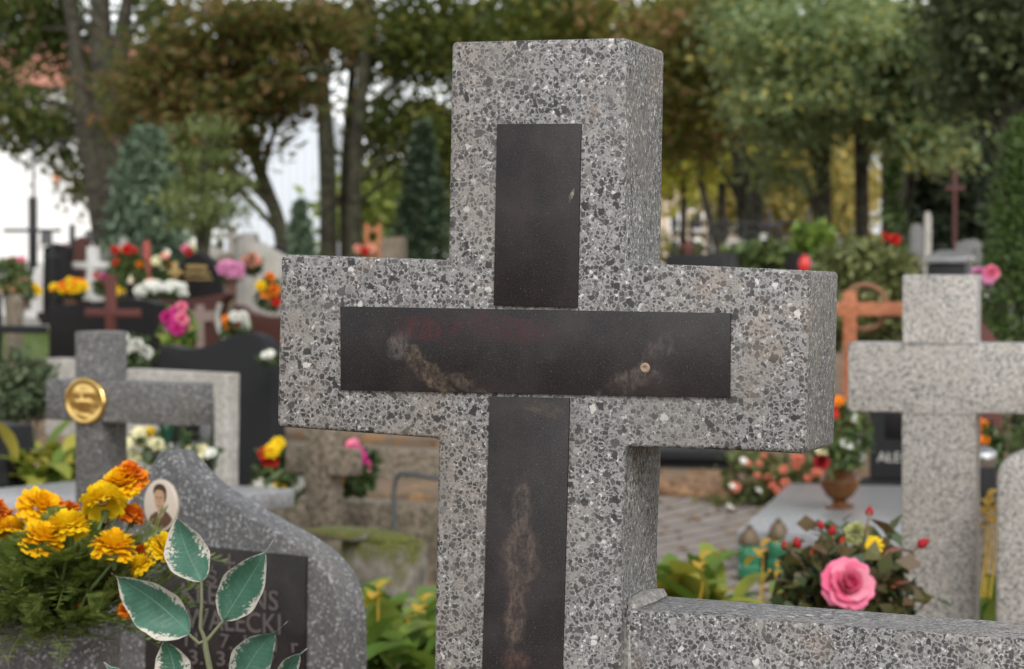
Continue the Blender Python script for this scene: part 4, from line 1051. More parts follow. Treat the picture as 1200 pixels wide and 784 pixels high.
bm = bmesh.new(); tube(bm, F_pts := [Vector((*[F.uv(461, 640)[0]], 0, 0)), Vector((F.uv(461, 640)[0] + .003, 0, F.uv(463, 575)[1])), Vector((F.uv(464, 560)[0], 0, F.uv(464, 560)[1])), Vector((F.uv(470, 554)[0], 0, F.uv(470, 554)[1])), Vector((F.uv(490, 557)[0], 0, F.uv(490, 557)[1])), Vector((F.uv(540, 565)[0], 0, F.uv(540, 565)[1])), Vector((F.uv(546, 580)[0], 0, F.uv(546, 580)[1])), Vector((F.uv(548, 640)[0], 0, 0))], .0085, 8)
o = put('pipe_rail', bm_mesh(bm, deg=60), M['pipe']); o.matrix_world = F.M
tag(o, 'thin grey bent pipe rail standing left of the shaft of the terrazzo cross', 'rail')
bouquet(322, 586, 9.8, [(320, 528, 'yellow', .035, 'd'), (317, 539, 'red', .035, 'p'), (313, 531, 'red', .03, 'p'), (326, 520, 'yellow', .03, 'd'), (312, 570, 'white', .045, 'd'), (332, 570, 'yellow', .035, 'd'), (346, 568, 'white', .04, 'd'), (306, 576, 'yellow', .03, 'd'), (322, 577, 'white', .03, 'd')], 'upright bunch of red, yellow and white flowers between dark headstone and weathered cross', (40, .08), fol='bush')
bouquet(415, 575, 9.9, [(424, 538, 'magenta', .03, 'd'), (428, 548, 'pink', .03, 'd'), (414, 520, 'pink', .03, 'd'), (396, 560, 'orange', .03, 'd'), (420, 530, 'magenta', .03, 'd')], 'dark green bunch with pink flowers right behind the weathered stone cross', (60, .07))

# the big black headstone and its neighbours
top = [(57, 450), (57, 362), (60, 358), (100, 355), (140, 351), (150, 350), (170, 352), (183, 357), (184, 450)]
stone(123, 19.0, YAW_L, top, .14, M['black'], 'wide black polished headstone on the left, behind the red wooden cross', ledger=(1.8, .25))
cr, F = cross_thing(127, 17.2, YAW_L, 0, (122.5, 131, 322), (99, 160, 362, 371), M['redwood'], 'slim red brown wooden cross standing before the wide black headstone', name='wooden_cross', depth=.05, base=False)
bouquet(152, 430, 16.0, [(145, 396, 'white', .035, 'p'), (161, 404, 'white', .045, 'p'), (171, 414, 'white', .045, 'p'), (150, 410, 'white', .03, 'p')], 'three round white flowers low before the wide black headstone', (40, .1))
stone(60, 17.5, YAW_L, [(25, 470), (25, 421), (62, 421), (62, 470)], .3, M['brown'], 'low red brown grave edge beside the lawn, left of the wide black headstone', name='grave_edging', cat='grave edging', plinth=False)
stone(66, 16.5, YAW_L, [(52, 470), (52, 420), (76, 422), (76, 470)], .2, M['concrete'], 'small pale stone block beside the lawn, left of the wide black headstone', name='stone_block', cat='stone block', plinth=False)
# flat cross reaching in from the left edge
cross_thing(0, 14.0, YAW_L, 0, (-26, -10, 345), (-60, 44, 381, 390), M['darkgrey'], 'grey cross at the left edge whose arm reaches over the lawn', depth=.08)
stone(12, 20.5, YAW_L, [(6, 420), (6, 352), (9, 345), (14, 345), (17, 352), (17, 420)], .1, M['old_stone'], 'narrow brown stone post at the left edge by the gravel path', name='stone_post', cat='post', plinth=False)
bouquet(207, 425, 13.2, [(198, 372, 'magenta', 0.038, 'p'), (207, 366, 'magenta', 0.038, 'p'), (214, 374, 'pink', 0.038, 'p'), (209, 384, 'magenta', 0.041, 'p'), (218, 385, 'pink', 0.031, 'p'), (200, 382, 'lilac', 0.034, 'p'), (213, 360, 'pink', 0.031, 'p')], 'large magenta and mauve artificial blooms above the dark wavy headstone', (25, .12), fol='strap')

def engraved_cross(root, F, px, y0, y1, ya, w, mat):
    u0, z0 = F.uv(px - w / 2, y1); u1, z1 = F.uv(px + w / 2, y0); h = u1 - u0
    a0, za = F.uv(px - 16, ya); a1, _ = F.uv(px + 16, ya)
    o = put('engraved_cross', prism([(u0, z0), (u1, z0), (u1, za - h / 2), (a1, za - h / 2), (a1, za + h / 2), (u1, za + h / 2), (u1, z1), (u0, z1), (u0, za + h / 2), (a0, za + h / 2), (a0, za - h / 2), (u0, za - h / 2)], -.006, .01, 0), mat, root)
top = [(190, 470), (190, 352), (215, 351), (240, 348), (262, 343), (266, 345)] + smooth_poly([(258, 355), (254, 370), (257, 388), (266, 405), (270, 420)], 3)
s1, F1 = stone(230, 20.5, YAW_L, top, .12, M['brown'], 'red brown granite headstone with an engraved pale cross and flared right side')
engraved_cross(s1, F1, 235, 357, 420, 370, 9, plain('frosted_granite', (.22, .16, .14), .8))
bm = bmesh.new()
pp = [F1.uv(*q) for q in smooth_poly([(260, 356), (256.5, 370), (259.5, 388), (268, 405), (274, 422)], 3)]
tube(bm, [(a, -.02, b_) for a, b_ in pp], .022, 8); put('white_edge', bm_mesh(bm), M['concrete'], s1)
top = smooth_poly([(273, 430), (273, 372), (274, 357), (285, 364), (300, 369), (320, 372), (345, 372), (346, 430)], 3)
stone(305, 19.5, YAW_L, top, .12, M['brown'], 'red brown granite headstone with a dipping curved top, left of the big cross')
bouquet(277, 400, 18.0, [(268, 381, 'orange', .045, 'p'), (278, 381, 'darkred', .035, 'p'), (283, 373, 'white', .05, 'p'), (287, 382, 'white', .045, 'p'), (276, 371, 'white', .04, 'p'), (265, 374, 'orange', .03, 'd')], 'posy of white, orange and dark red flowers between the two brown headstones', (30, .1))

# ================================================================== far rows of graves, left
G_FAR = None
mound(25, 352, 27, 42, 22, 'yellow chrysanthemum mound farthest left, beside a pale stone', 'yellow', 30, .04, second='peach')
mound(83, 350, 26.5, 42, 22, 'yellow chrysanthemum mound in front of the white cross', 'yellow', 30, .04, second='orange')
mound(190, 353, 24, 62, 22, 'wide mound of white chrysanthemums on the wide black headstone row', 'white', 46, .034, name='chrysanthemum')
mound(146, 352, 26, 30, 22, 'small yellow and orange flower mound left of a black lantern', 'yellow', 16, .045, second='orange')
mound(171, 342, 27, 22, 12, 'low orange flower mound behind the white chrysanthemums', 'orange', 12, .045)
mound(271, 332, 25, 30, 24, 'mauve pink chrysanthemum mound in an orange pot right of the black stone', 'lilac', 20, .05)
bouquet(145, 335, 25, [(136, 293, 'red', 0.045, 'p'), (150, 292, 'red', 0.053, 'p'), (156, 294, 'red', 0.045, 'p'), (137, 308, 'red', 0.041, 'p'), (152, 300, 'red', 0.038, 'p'), (164, 310, 'orange', 0.038, 'p')], 'tall bunch of scarlet flowers left of the red pole', (80, .13), fol='bush')
bouquet(312, 362, 21, [(306, 335, 'yellow', 0.045, 'p'), (316, 325, 'orange', 0.045, 'p'), (322, 340, 'orange', 0.053, 'p'), (312, 345, 'orange', 0.045, 'd'), (318, 352, 'orange', 0.053, 'p'), (325, 354, 'red', 0.038, 'p')], 'big orange bouquet at the left tip of the terrazzo cross arm', (30, .1))
bouquet(292, 320, 26, [(288, 305, 'peach', 0.045, 'p'), (296, 301, 'peach', 0.053, 'p'), (302, 306, 'peach', 0.045, 'p'), (294, 312, 'peach', 0.038, 'p')], 'peach coloured blooms in front of the grey gabled stone', (20, .12))
bouquet(188, 335, 27.5, [(184, 306, 'cream', 0.060, 'd'), (190, 312, 'cream', 0.060, 'd'), (194, 300, 'peach', 0.045, 'd'), (197, 312, 'orange', 0.038, 'p'), (196, 296, 'white', 0.038, 'd')], 'tall cream and orange grave bouquet right of the red pole', (40, .12))
bouquet(118, 345, 29, [(113, 323, 'red', 0.038, 'p'), (122, 325, 'magenta', 0.045, 'p'), (117, 331, 'red', 0.038, 'p')], 'small red flowers just right of the white cross', (20, .1))
bouquet(72, 312, 31, [(71, 303, 'cream', 0.060, 'p'), (74, 290, 'magenta', 0.045, 'p'), (70, 308, 'cream', 0.045, 'p')], 'cream and pink flowers between tall dark cross and white cross', (10, .1))
# white stone cross with a flared foot
Fwc = Frame(105, 30, YAW_L); wc = thing('white_cross', 'white stone grave cross with a flared foot, far left', 'grave cross', Fwc)
def sym(F, L): return F.pts(L)
put('cross_body', prism(sym(Fwc, [(96, 352), (97, 335), (101, 322), (101, 315), (82, 314), (82, 307), (101, 307), (101, 289), (109, 289), (109, 307), (121, 307), (121, 314), (109, 315), (109, 322), (112, 335), (113, 352)]), 0, .12, .01), M['white'], wc)
put('plinth', box_me(-.2, .2, -.06, .2, -.05, .14, .01), M['white'], wc)
# tall dark crosses
cross_thing(36, 31, 12, 0, (33, 40, 231), (4, 68, 268, 272), M['iron'], 'tall black wooden cross far left before the white house', name='wooden_cross', depth=.1, base=False)
cross_thing(83, 34, 12, 0, (81, 85.5, 263), (74, 92, 285, 288), M['iron'], 'small slim black cross right of the tall black cross', name='wooden_cross', depth=.08, base=False)
bm = bmesh.new(); b = at_ground(40, 33); tube(bm, [(0, 0, 0), (0, 0, at(40, 165, 33).z - b.z)], [.022, .018], 8)
tag(put('lamp_pole', bm_mesh(bm), M['pipe'], loc=b), 'thin grey pole rising behind the tall black cross', 'pole')
hh = at(172, 282, 28).z - gz(28); bm = bmesh.new(); lathe(bm, [(.05, -.05), (.045, hh * .5), (.04, hh * .97), (.02, hh)], 8)
tag(put('red_pole', bm_mesh(bm), plain('red_painted_post', (.26, .035, .025), .5), loc=at_ground(172, 28)), 'dark red wooden post rising among the far flowers', 'post')
pz = at(153, 352, 24)
lt = thing('grave_lantern', 'small black grave lantern with a cream flame shaped top, on the left', 'grave lantern', loc=pz)
u = px2m(1, 24)
put('body', lathe_me([(5 * u, -4 * u), (5.5 * u, 0), (4 * u, 4 * u), (5 * u, 8 * u), (5 * u, 18 * u), (3 * u, 20 * u)], 12), M['black'], lt)
put('lid', lathe_me([(3 * u, 20 * u), (3.5 * u, 23 * u), (2 * u, 27 * u), (.3 * u, 30 * u)], 12), plain('cream_lid', (.5, .42, .3), .5), lt)
put('stand', lathe_me([(6 * u, -55 * u), (6 * u, -4 * u)], 4), M['black'], lt)
# black stone with gilt lines
top = [(208, 360), (209, 316), (216, 302), (230, 296), (244, 303), (254, 316), (256, 360)]
gs, Fg = stone(231, 25.5, 20, top, .16, M['black'], 'peaked black headstone with three gilt lines and a gilt cross at its side')
for (x0, x1, y0, y1) in ((219, 242, 310, 315), (217, 247, 318, 322), (216, 249, 325, 328)):
    u0, z0 = Fg.uv(x0, y1); u1, z1 = Fg.uv(x1, y0); rr = random.Random(x0); x = u0; bm = bmesh.new()
    while x < u1 - .02:
        w = rr.uniform(.02, .05); h0 = z0 + rr.uniform(0, .008); h1 = z1 - rr.uniform(0, .012)
        vs = [bm.verts.new((a, y, b_)) for y in (-.012, .004) for a, b_ in ((x, h0), (x + w, h0), (x + w, h1), (x, h1))]
        for f in ((0, 1, 2, 3), (7, 6, 5, 4), (0, 4, 5, 1), (1, 5, 6, 2), (2, 6, 7, 3), (3, 7, 4, 0)): bm.faces.new([vs[i] for i in f])
        x += w - .002 
    o = put('gilt_line', bm_mesh(bm), M['gold'], gs)
u0, z0 = Fg.uv(205, 345); u1, z1 = Fg.uv(210, 307); um = (u0 + u1) / 2; a = (u1 - u0) / 2; zc = z1 - .13
put('gilt_cross', prism([(um - a, z0), (um + a, z0), (um + a, zc), (um + 3 * a, zc), (um + 3 * a, zc + .05), (um + a, zc + .05), (um + a, z1), (um - a, z1), (um - a, zc + .05), (um - 3 * a, zc + .05), (um - 3 * a, zc), (um - a, zc)], -.05, -.015, .004), M['gold'], gs)
# the rest of the far rows
stone(305, 28.5, 30, [(286, 350), (287, 300), (291, 287), (297, 284), (328, 302), (329, 350)], .2, M['concrete'], 'grey gabled tombstone in the far row, left of the big cross')
cross_thing(269, 31, 20, 0, (266, 272, 264), (259, 278, 274, 279), M['concrete'], 'tall grey stone cross in the far row, behind the mauve flowers', depth=.15)
stone(327, 33, 30, [(311, 340), (312, 292), (320, 288), (345, 291), (346, 340)], .25, M['darkgrey'], 'dark grey low stone in the far row beside the leaning trunk')
stone(248, 31.5, 25, [(228, 340), (229, 282), (240, 288), (262, 298), (264, 340)], .2, M['concrete'], 'grey sloping tombstone behind the peaked black headstone')
stone(288, 33.5, 15, [(276, 340), (277, 280), (284, 272), (296, 273), (299, 282), (300, 340)], .2, M['granite_grey'], 'pale grey upright stone between grey cross and leaning trunk')
stone(65, 30, 12, [(50, 340), (51, 290), (64, 285), (79, 290), (80, 340)], .15, M['black'], 'black headstone right of the tall black cross')
stone(93, 30.8, 12, [(86, 345), (86, 281), (94, 277), (102, 281), (102, 345)], .15, M['brown'], 'narrow brown headstone close behind the white cross')
stone(128, 33, 12, [(112, 340), (113, 297), (128, 293), (150, 297), (151, 340)], .15, M['granite_grey'], 'wide light grey headstone right of the white cross')
stone(75, 29, 12, [(54, 350), (55, 319), (92, 317), (93, 350)], .12, M['black'], 'low black headstone behind the yellow mounds')
stone(45, 30.4, 12, [(36, 350), (37, 322), (40, 314), (48, 313), (52, 322), (53, 350)], .1, M['white'], 'small white rounded headstone by the foot of the tall black cross')
stone(8, 31, 12, [(-12, 340), (-12, 308), (18, 306), (18, 340)], .2, M['white'], 'low white headstone at the left edge in the far row')
stone(48, 32.5, 12, [(28, 340), (28, 307), (64, 307), (64, 340)], .2, M['white'], 'low wide white headstone behind the tall black cross')
stone(156, 30, 20, [(150, 345), (151, 318), (158, 314), (166, 318), (167, 345)], .15, M['granite_grey'], 'small grey headstone by the scarlet flowers')
stone(185, 30, 20, [(168, 345), (169, 320), (188, 316), (203, 320), (204, 345)], .15, M['darkgrey'], 'dark headstone behind the cream bouquet')
stone(458, 27, 12, [(446, 330), (446, 279), (470, 277), (471, 330)], .25, M['old_stone'], 'grey brown block of stone above the left arm of the big cross', name='stone_block', cat='stone block')
cross_thing(60, 27.8, 20, 0, (58.5, 61.5, 288), (50, 70, 299, 302), M['iron'], 'thin black iron cross in front of the black headstone, far left', depth=.05, base=False)
cross_thing(142, 32, 20, 0, (140, 145, 279), (132, 153, 287, 292), M['granite_grey'], 'little pale grey cross behind the scarlet flowers', depth=.12)
stone(217, 33.5, 20, [(208, 340), (209, 294), (217, 289), (225, 294), (226, 340)], .12, M['granite_grey'], 'small pale rounded headstone behind the young larch')
stone(262, 28.5, 20, [(254, 345), (255, 300), (262, 296), (271, 300), (272, 345)], .12, M['old_stone'], 'small brown headstone just behind the mauve pink flowers')
bouquet(222, 300, 32, [(218, 292, 'pink', .06, 'p'), (225, 290, 'cream', .06, 'd'), (222, 296, 'red', .05, 'p')], 'tiny pink and cream flowers behind the peaked black headstone', (10, .1))
bouquet(20, 318, 28, [(15, 306, 'peach', .06, 'p'), (22, 309, 'cream', .05, 'd'), (26, 305, 'pink', .05, 'p')], 'tiny peach and pink flowers at the far left above the dark bush', (10, .1))
stone(985, 25, 14, [(974, 330), (975, 284), (986, 280), (998, 284), (999, 330)], .12, M['granite_mid'], 'small grey headstone half hidden by the juniper')
stone(862, 29, 14, [(850, 330), (851, 281), (866, 279), (872, 283), (873, 330)], .12, M['concrete'], 'pale low headstone in front of the forked trunk')
Fr = Frame(438, 34, 12); of = thing('wooden_trellis', 'orange wooden trellis seen left of the big cross', 'trellis', Fr)
(u0, z1), (u1, _) = Fr.uv(427, 262), Fr.uv(446, 262)
for a, b_ in ((u0, u0 + .05), (u1 - .05, u1)): put('post', box_me(a, b_, 0, .05, -.05, z1, .004), M['orangewood'], of)
for z_ in (z1 - .06, z1 - .25, z1 - .45): put('crossbar', box_me(u0 + .052, u1 - .052, .004, .046, z_ - .05, z_, .004), M['orangewood'], of)
bouquet(425, 310, 30, [(420, 292, 'peach', .06, 'p'), (428, 294, 'red', .05, 'p'), (434, 293, 'peach', .06, 'p')], 'peach and red flowers on the ground by the orange frame', (10, .1))

# ================================================================== far rows of graves, right
stone(812, 21, 14, [(778, 340), (779, 302), (782, 299), (842, 297), (845, 301), (845, 340)], .9, M['darkgrey'], 'long dark grey box tomb above the right arm of the big cross', name='box_tomb', cat='tomb')
stone(935, 19, 14, [(920, 350), (920, 303), (930, 296), (944, 298), (950, 310), (950, 350)], .2, M['black'], 'low black headstone with a red light, left of the juniper')
o = tag(put('lantern', lathe_me([(.03, 0), (.045, .02), (.045, .10), (.02, .13), (.003, .14)], 12), plain('red_glass', (.5, .02, .015), .2), loc=at(943, 321, 18.7)), 'small red glass lantern before the low black headstone', 'lantern')
cross_thing(893, 26, 14, 0, (891, 898, 274), (879, 907, 294, 299), M['white'], 'small white cross right of the forked trunk', depth=.1)
cross_thing(831, 27, 14, 0, (829, 833.5, 282), (821, 842, 291, 294), M['iron'], 'small black iron cross before the pale building', depth=.05, base=False)
cross_thing(806, 27.5, 14, 0, (803, 809, 283), (796, 815, 287, 291), M['redwood'], 'small brown wooden cross before the pale building', name='wooden_cross', depth=.08, base=False)
cross_thing(902, 30, 14, 0, (900, 903.5, 246), (888, 914, 263, 267), M['iron'], 'black iron cross on the fence line right of the forked trunk', depth=.06, base=False)
cross_thing(947, 30.5, 14, 0, (945.5, 948.5, 243), (936, 957, 271, 275), M['iron'], 'slim black cross left of the pale straight trunk', depth=.06, base=False)
# iron fence
Ff_ = Frame(880, 32, 14); fe = thing('iron_fence', 'low black iron fence with two rails running behind the far graves', 'fence', Ff_)
ux0, ux1 = Ff_.uv(790, 270)[0], Ff_.uv(955, 270)[0]; zt = Ff_.uv(880, 262)[1]; zl = Ff_.uv(880, 274)[1]
bm = bmesh.new(); tube(bm, [(ux0, 0, zt), (ux1, 0, zt)], .02, 6); put('top_rail', bm_mesh(bm), M['iron'], fe)
bm = bmesh.new(); tube(bm, [(ux0, 0, zl), (ux1, 0, zl)], .02, 6); put('lower_rail', bm_mesh(bm), M['iron'], fe)
for x in np.linspace(ux0, ux1, 9):
    bm = bmesh.new(); tube(bm, [(x, 0, -.05), (x, 0, zt + .06)], .025, 6); put('post', bm_mesh(bm), M['iron'], fe)
# tomb with a little stone roof
Fz = Frame(1107, 17, 14); rt = thing('roofed_tomb', 'grey tomb with a small hipped stone lid, behind the granite cross', 'tomb', Fz)
u0, z0 = Fz.uv(1080, 312); u1, z1 = Fz.uv(1136, 303)
put('chest', box_me(u0 + .03, u1 - .03, .03, .5, -.05, z1 - .03, .01), M['darkgrey'], rt)
put('lid', box_me(u0, u1, 0, .55, z1 - .028, z1 + .012, .008), M['slab'], rt)
zz = Fz.uv(1107, 293)[1]; bm = bmesh.new()
v4 = [bm.verts.new(p) for p in ((u0 + .01, .01, z1 + .014), (u1 - .01, .01, z1 + .014), (u1 - .01, .54, z1 + .014), (u0 + .01, .54, z1 + .014))]
v2 = [bm.verts.new(p) for p in (((u0 + u1) / 2 - .06, .25, zz), ((u0 + u1) / 2 + .06, .25, zz))]
for f in ((v4[0], v4[1], v2[1], v2[0]), (v4[1], v4[2], v2[1]), (v4[2], v4[3], v2[0], v2[1]), (v4[3], v4[0], v2[0]), (v4[3], v4[2], v4[1], v4[0])): bm.faces.new(f)
put('hipped_cap', bm_mesh(bm, deg=10), M['granite_mid'], rt)
stone(1087, 24, 14, [(1083, 340), (1083, 255), (1085, 248), (1089, 248), (1091, 255), (1091, 340)], .08, M['concrete'], 'slim pale stone post behind the roofed tomb', name='stone_post', cat='post', plinth=False)
stone(1074, 25, 14, [(1065, 340), (1066, 268), (1070, 262), (1077, 262), (1081, 268), (1082, 340)], .12, M['granite_mid'], 'narrow grey headstone left of the slim pale post')
cross_thing(1119, 28, 8, 0, (1117, 1122, 198), (1108, 1131, 218, 223), plain('dark_red_timber', (.07, .022, .018), .7), 'tall dark red wooden cross in the shade on the right', name='wooden_cross', depth=.12, base=False)
stone(1130, 19, 14, [(1118, 330), (1120, 284), (1140, 280), (1150, 284), (1151, 330)], .15, M['granite_mid'], 'grey mottled headstone left of the thuja')
bouquet(1043, 300, 18, [(1036, 279, 'red', 0.041, 'p'), (1048, 281, 'red', 0.041, 'p'), (1040, 285, 'red', 0.030, 'p')], 'red flowers standing above the juniper', (15, .1))

# shrubs
def cone_tree(px, pyb, pyt, Y, wpx, label, mat, name='conifer', n=5200, L=.11, asp=.30, cat='conifer', top=.06, up=.3, belly=1.0, group=None):
    g = gz(Y); tip = at(px, pyt, Y); h = tip.z - g; w = px2m(wpx, Y) / 2; x0 = tip.x
    root = thing(name, label, cat, loc=(x0, Y, g), group=group)
    k = n // 10; s = rng.uniform(0, 1, k) ** .8; a = rng.uniform(0, 2 * math.pi, k)
    prof = (top + (1 - top) * np.minimum(1, (1 - s) * 1.6) ** belly) * w
    rad = prof * rng.uniform(.45, 1.08, k) * (1 + .12 * np.sin(a * 3 + s * 14))
    C = np.stack([rad * np.cos(a), rad * np.sin(a), .12 + s * (h - .12)], 1); T = rng.uniform(0, 1, k)
    P = (C[:, None, :] + rng.normal(size=(k, 10, 3)) * np.array([w * .10, w * .10, w * .13])).reshape(-1, 3)
    V = leaf_quads(P, L, L * asp, up)
    put('crown', quad_mesh(V, np.repeat(T, 10)), mat, root)
    put('trunk', tube_me([(0, 0, -.05), (0, 0, h * .5), (0, 0, h * .93)], [w * .10 + .02, w * .06 + .01, .01], 8), M['bark_dark'], root)
    return root
LM['thuja'] = leafmat('thuja_sprays', [(.035, .062, .016), (.065, .11, .026), (.11, .16, .04)], .2)
LM['spruce'] = leafmat('blue_green_needles', [(.06, .10, .062), (.11, .16, .10), (.16, .21, .14)], .15)
LM['juniper'] = leafmat('juniper_sprays', [(.06, .08, .025), (.14, .16, .055), (.24, .25, .10)], .2)
LM['yew'] = leafmat('dark_needles', [(.014, .022, .012), (.026, .038, .019), (.045, .06, .03)], .1)
cone_tree(1196, 430, 150, 13.5, 118, 'clipped green thuja cone at the right edge', LM['thuja'], 'thuja', 20000, .032, .45, 'thuja', .12, .3, .75)
bush(1010, 345, 15.5, 62, 60, 'wide spreading juniper behind the orange cross', 'juniper', 9000, .075, 'juniper')
bush(890, 300, 24, 40, 16, 'low green shrub among the far graves right of the big cross', 'bush', 1200, .12, 'shrub')
bush(955, 282, 24, 22, 16, 'light green leafy shrub beside the juniper', 'strap', 500, .22, 'shrub')
cone_tree(172, 330, 158, 33, 92, 'dense blue green spruce left of the young larch', LM['spruce'], 'spruce', 12000, .14, .3, 'spruce', .2, .2, .6)
cone_tree(495, 340, 148, 36, 66, 'slim blue green cypress right behind the left arm of the big cross', LM['spruce'], 'cypress', 9000, .13, .3, 'cypress', .08, 1.2, .8)
cone_tree(352, 330, 238, 32, 38, 'small blue green spruce between leaning trunk and double trunk', LM['spruce'], 'spruce', 2600, .16, .3, 'spruce', .1)
cone_tree(1112, 340, 60, 40, 110, 'very dark yew behind the dark red cross', LM['yew'], 'yew', 9000, .3, .3, 'yew', .35, .2, .6)
cone_tree(1165, 340, 20, 42, 120, 'very dark spruce at the right edge behind the leaning trunk', LM['yew'], 'spruce', 9000, .3, .3, 'spruce', .35, .2, .6)
cone_tree(1048, 330, 190, 30, 40, 'thin pale green young fir between the two dark trunks', LM['thuja'], 'fir', 700, .18, .3, 'fir', .1)

# ================================================================== trees
def tree(name, label, trunks, blobs, leaf, L, per=16, sig=.28, asp=.55, bark='bark', up=.3, group=None, cat='tree', flat=.55, Y=None, limbs=10):
    """trunks: list of (Y, [(px,py,width px), ...]) ; blobs: (px,py,Y,rx px,ry px,depth m,clusters)"""
    Y0 = trunks[0][0]; p0 = trunks[0][1][0]; b = at(p0[0], p0[1], Y0); b.z = gz(Y0)
    root = thing(name, label, cat, loc=b, group=group)
    ends = []
    for (Yt, pl) in trunks:
        pts, rad = [], []
        for (x, y, w) in pl:
            q = at(x, y, Yt); 
            if y > 380: q.z = gz(Yt) - .1
            pts.append(q - b); rad.append(px2m(w, Yt) / 2)
        pts3 = smooth_poly([tuple(p) for p in pts], 4); r3 = list(np.interp(np.linspace(0, len(rad) - 1, len(pts3)), range(len(rad)), rad))
        bm = bmesh.new(); tube(bm, pts3, r3, 12)
        for v_ in bm.verts:
            k = .06 * math.sin(v_.co.z * 3.1 + v_.co.x * 9) ; v_.co.x += k * r3[0] * .6
        put('trunk', bm_mesh(bm, deg=60), M[bark], root); ends.append([Vector(p) for p in pts3])
    B = [(np.array(at(x, y, Yb) - b), (px2m(rx, Yb), d, px2m(ry, Yb)), k) for (x, y, Yb, rx, ry, d, k) in blobs]
    P, T = clustered(B, per, sig, flat)
    T = np.clip(T + rng.normal(size=len(T)) * .08, 0, 1)
    put('crown', quad_mesh(leaf_quads(P, L, L * asp, up, .25), T), leaf, root)
    # limbs from the trunk towards the crown lobes
    rr = random.Random(int(p0[0]))
    for c, r, k in B[:limbs]:
        tr = ends[rr.randrange(len(ends))]; c = Vector(c)
        cand = [p for p in tr if p.z < c.z + .3] or tr
        s = min(cand, key=lambda p: (p - c).length * .6 + abs(p.z - (c.z - .8)))
        m = s.lerp(c, .5) + Vector((0, 0, .25))
        bm = bmesh.new(); tube(bm, [s, m, c], [.055, .035, .012], 6); put('branch', bm_mesh(bm), M[bark], root)
    return root

LM['olive'] = leafmat('dark_olive_leaves', [(.018, .028, .008), (.035, .05, .012), (.065, .075, .018), (.12, .11, .025)], .6, tonemix=.5, gain=2.6)
LM['rust'] = leafmat('rusty_chestnut_leaves', [(.035, .050, .014), (.065, .080, .022), (.085, .085, .028), (.115, .075, .032), (.17, .10, .05)], .6, tonemix=.6, gain=2.1)
LM['rust_light'] = leafmat('mixed_chestnut_leaves', [(.05, .07, .02), (.09, .11, .03), (.12, .12, .04), (.17, .115, .055), (.26, .16, .09)], .6, tonemix=.6, gain=2.2)
LM['green_dark'] = leafmat('deep_green_leaves', [(.018, .03, .010), (.04, .058, .016), (.07, .09, .025), (.10, .07, .03)], .6, tonemix=.5, gain=2.5)
LM['linden'] = leafmat('soft_green_leaves', [(.050, .070, .034), (.082, .112, .056), (.118, .150, .080), (.158, .185, .105), (.24, .21, .06)], .6, tonemix=.55, gain=2.7)
LM['yellow_tree'] = leafmat('golden_leaves', [(.12, .13, .04), (.22, .18, .06), (.34, .26, .08), (.14, .16, .06), (.28, .22, .08)], .45, gain=1.9)
LM['yellowgreen'] = leafmat('yellow_green_leaves', [(.10, .12, .02), (.19, .19, .03), (.28, .25, .04)], .45, gain=2.2)
LM['bright'] = leafmat('fresh_far_leaves', [(.16, .23, .05), (.26, .33, .08), (.36, .40, .12)], .45)
LM['shade'] = leafmat('deep_shade_leaves', [(.012, .018, .008), (.025, .034, .014), (.05, .06, .025)], .25, gain=2.6)
LM['larch'] = leafmat('thin_larch_needles', [(.06, .085, .025), (.11, .14, .045), (.16, .18, .07)], .35, gain=1.4)

tree('broadleaf_tree', 'big dark green tree with three fused stems before the white house', [
    (38, [(141, 405, 76), (141, 300, 58), (139, 230, 44), (128, 140, 36), (120, 60, 30), (116, -40, 22), (112, -160, 10)]),
    (38.1, [(130, 310, 34), (116, 215, 34), (100, 140, 26), (92, 80, 20), (84, 20, 14), (60, -80, 8)]),
    (37.9, [(148, 310, 34), (148, 210, 32), (143, 130, 26), (141, 60, 22), (152, -20, 12), (170, -110, 8)])],
    [(15, 30, 40, 56, 45, 1.2, 80), (64, 15, 40.5, 36, 36, 1.2, 44), (14, 118, 40, 34, 30, 1.2, 38), (62, 145, 40, 26, 16, 1.2, 24), (96, 190, 40.5, 26, 16, 1., 16), (20, 160, 40, 30, 12, 1., 18), (192, 18, 40.5, 34, 30, 1.2, 32), (165, 110, 40.5, 20, 34, 1.2, 26), (95, 80, 41, 30, 40, 1., 24), (105, 222, 40, 16, 14, .6, 14),
     (40, -70, 40, 110, 60, 2.5, 70), (160, -90, 40, 90, 60, 2.5, 55), (110, -190, 40, 130, 80, 2.5, 80)], LM['green_dark'], .145, 26, .26, bark='bark_dark')
tree('chestnut_tree', 'rusty leaved chestnut whose trunk leans left, left of the big cross', [
    (36, [(345, 405, 24), (337, 320, 19), (326, 260, 17), (306, 205, 15), (282, 130, 14), (262, 60, 12), (250, -40, 9), (245, -120, 6)])],
    [(215, 62, 35, 50, 34, 1.4, 70), (300, 22, 35, 64, 26, 1.5, 80), (250, 125, 35, 54, 32, 1.4, 66), (325, 85, 35, 36, 34, 1.2, 42), (212, 175, 35, 40, 28, 1.2, 46), (282, 168, 35.5, 30, 14, .9, 20), (235, 214, 35, 34, 14, .9, 34), (378, 30, 35, 36, 34, 1.1, 36), (340, 132, 35.5, 18, 8, .6, 6), (172, 120, 35, 26, 40, 1., 50), (295, 85, 36, 54, 44, 1.2, 70), (312, 120, 35.6, 34, 20, 1., 34),
     (270, -80, 36, 130, 70, 2.4, 93), (320, -180, 36, 100, 70, 2.2, 60)], LM['rust'], .18, 24, .30, .42, flat=.35, up=.7)
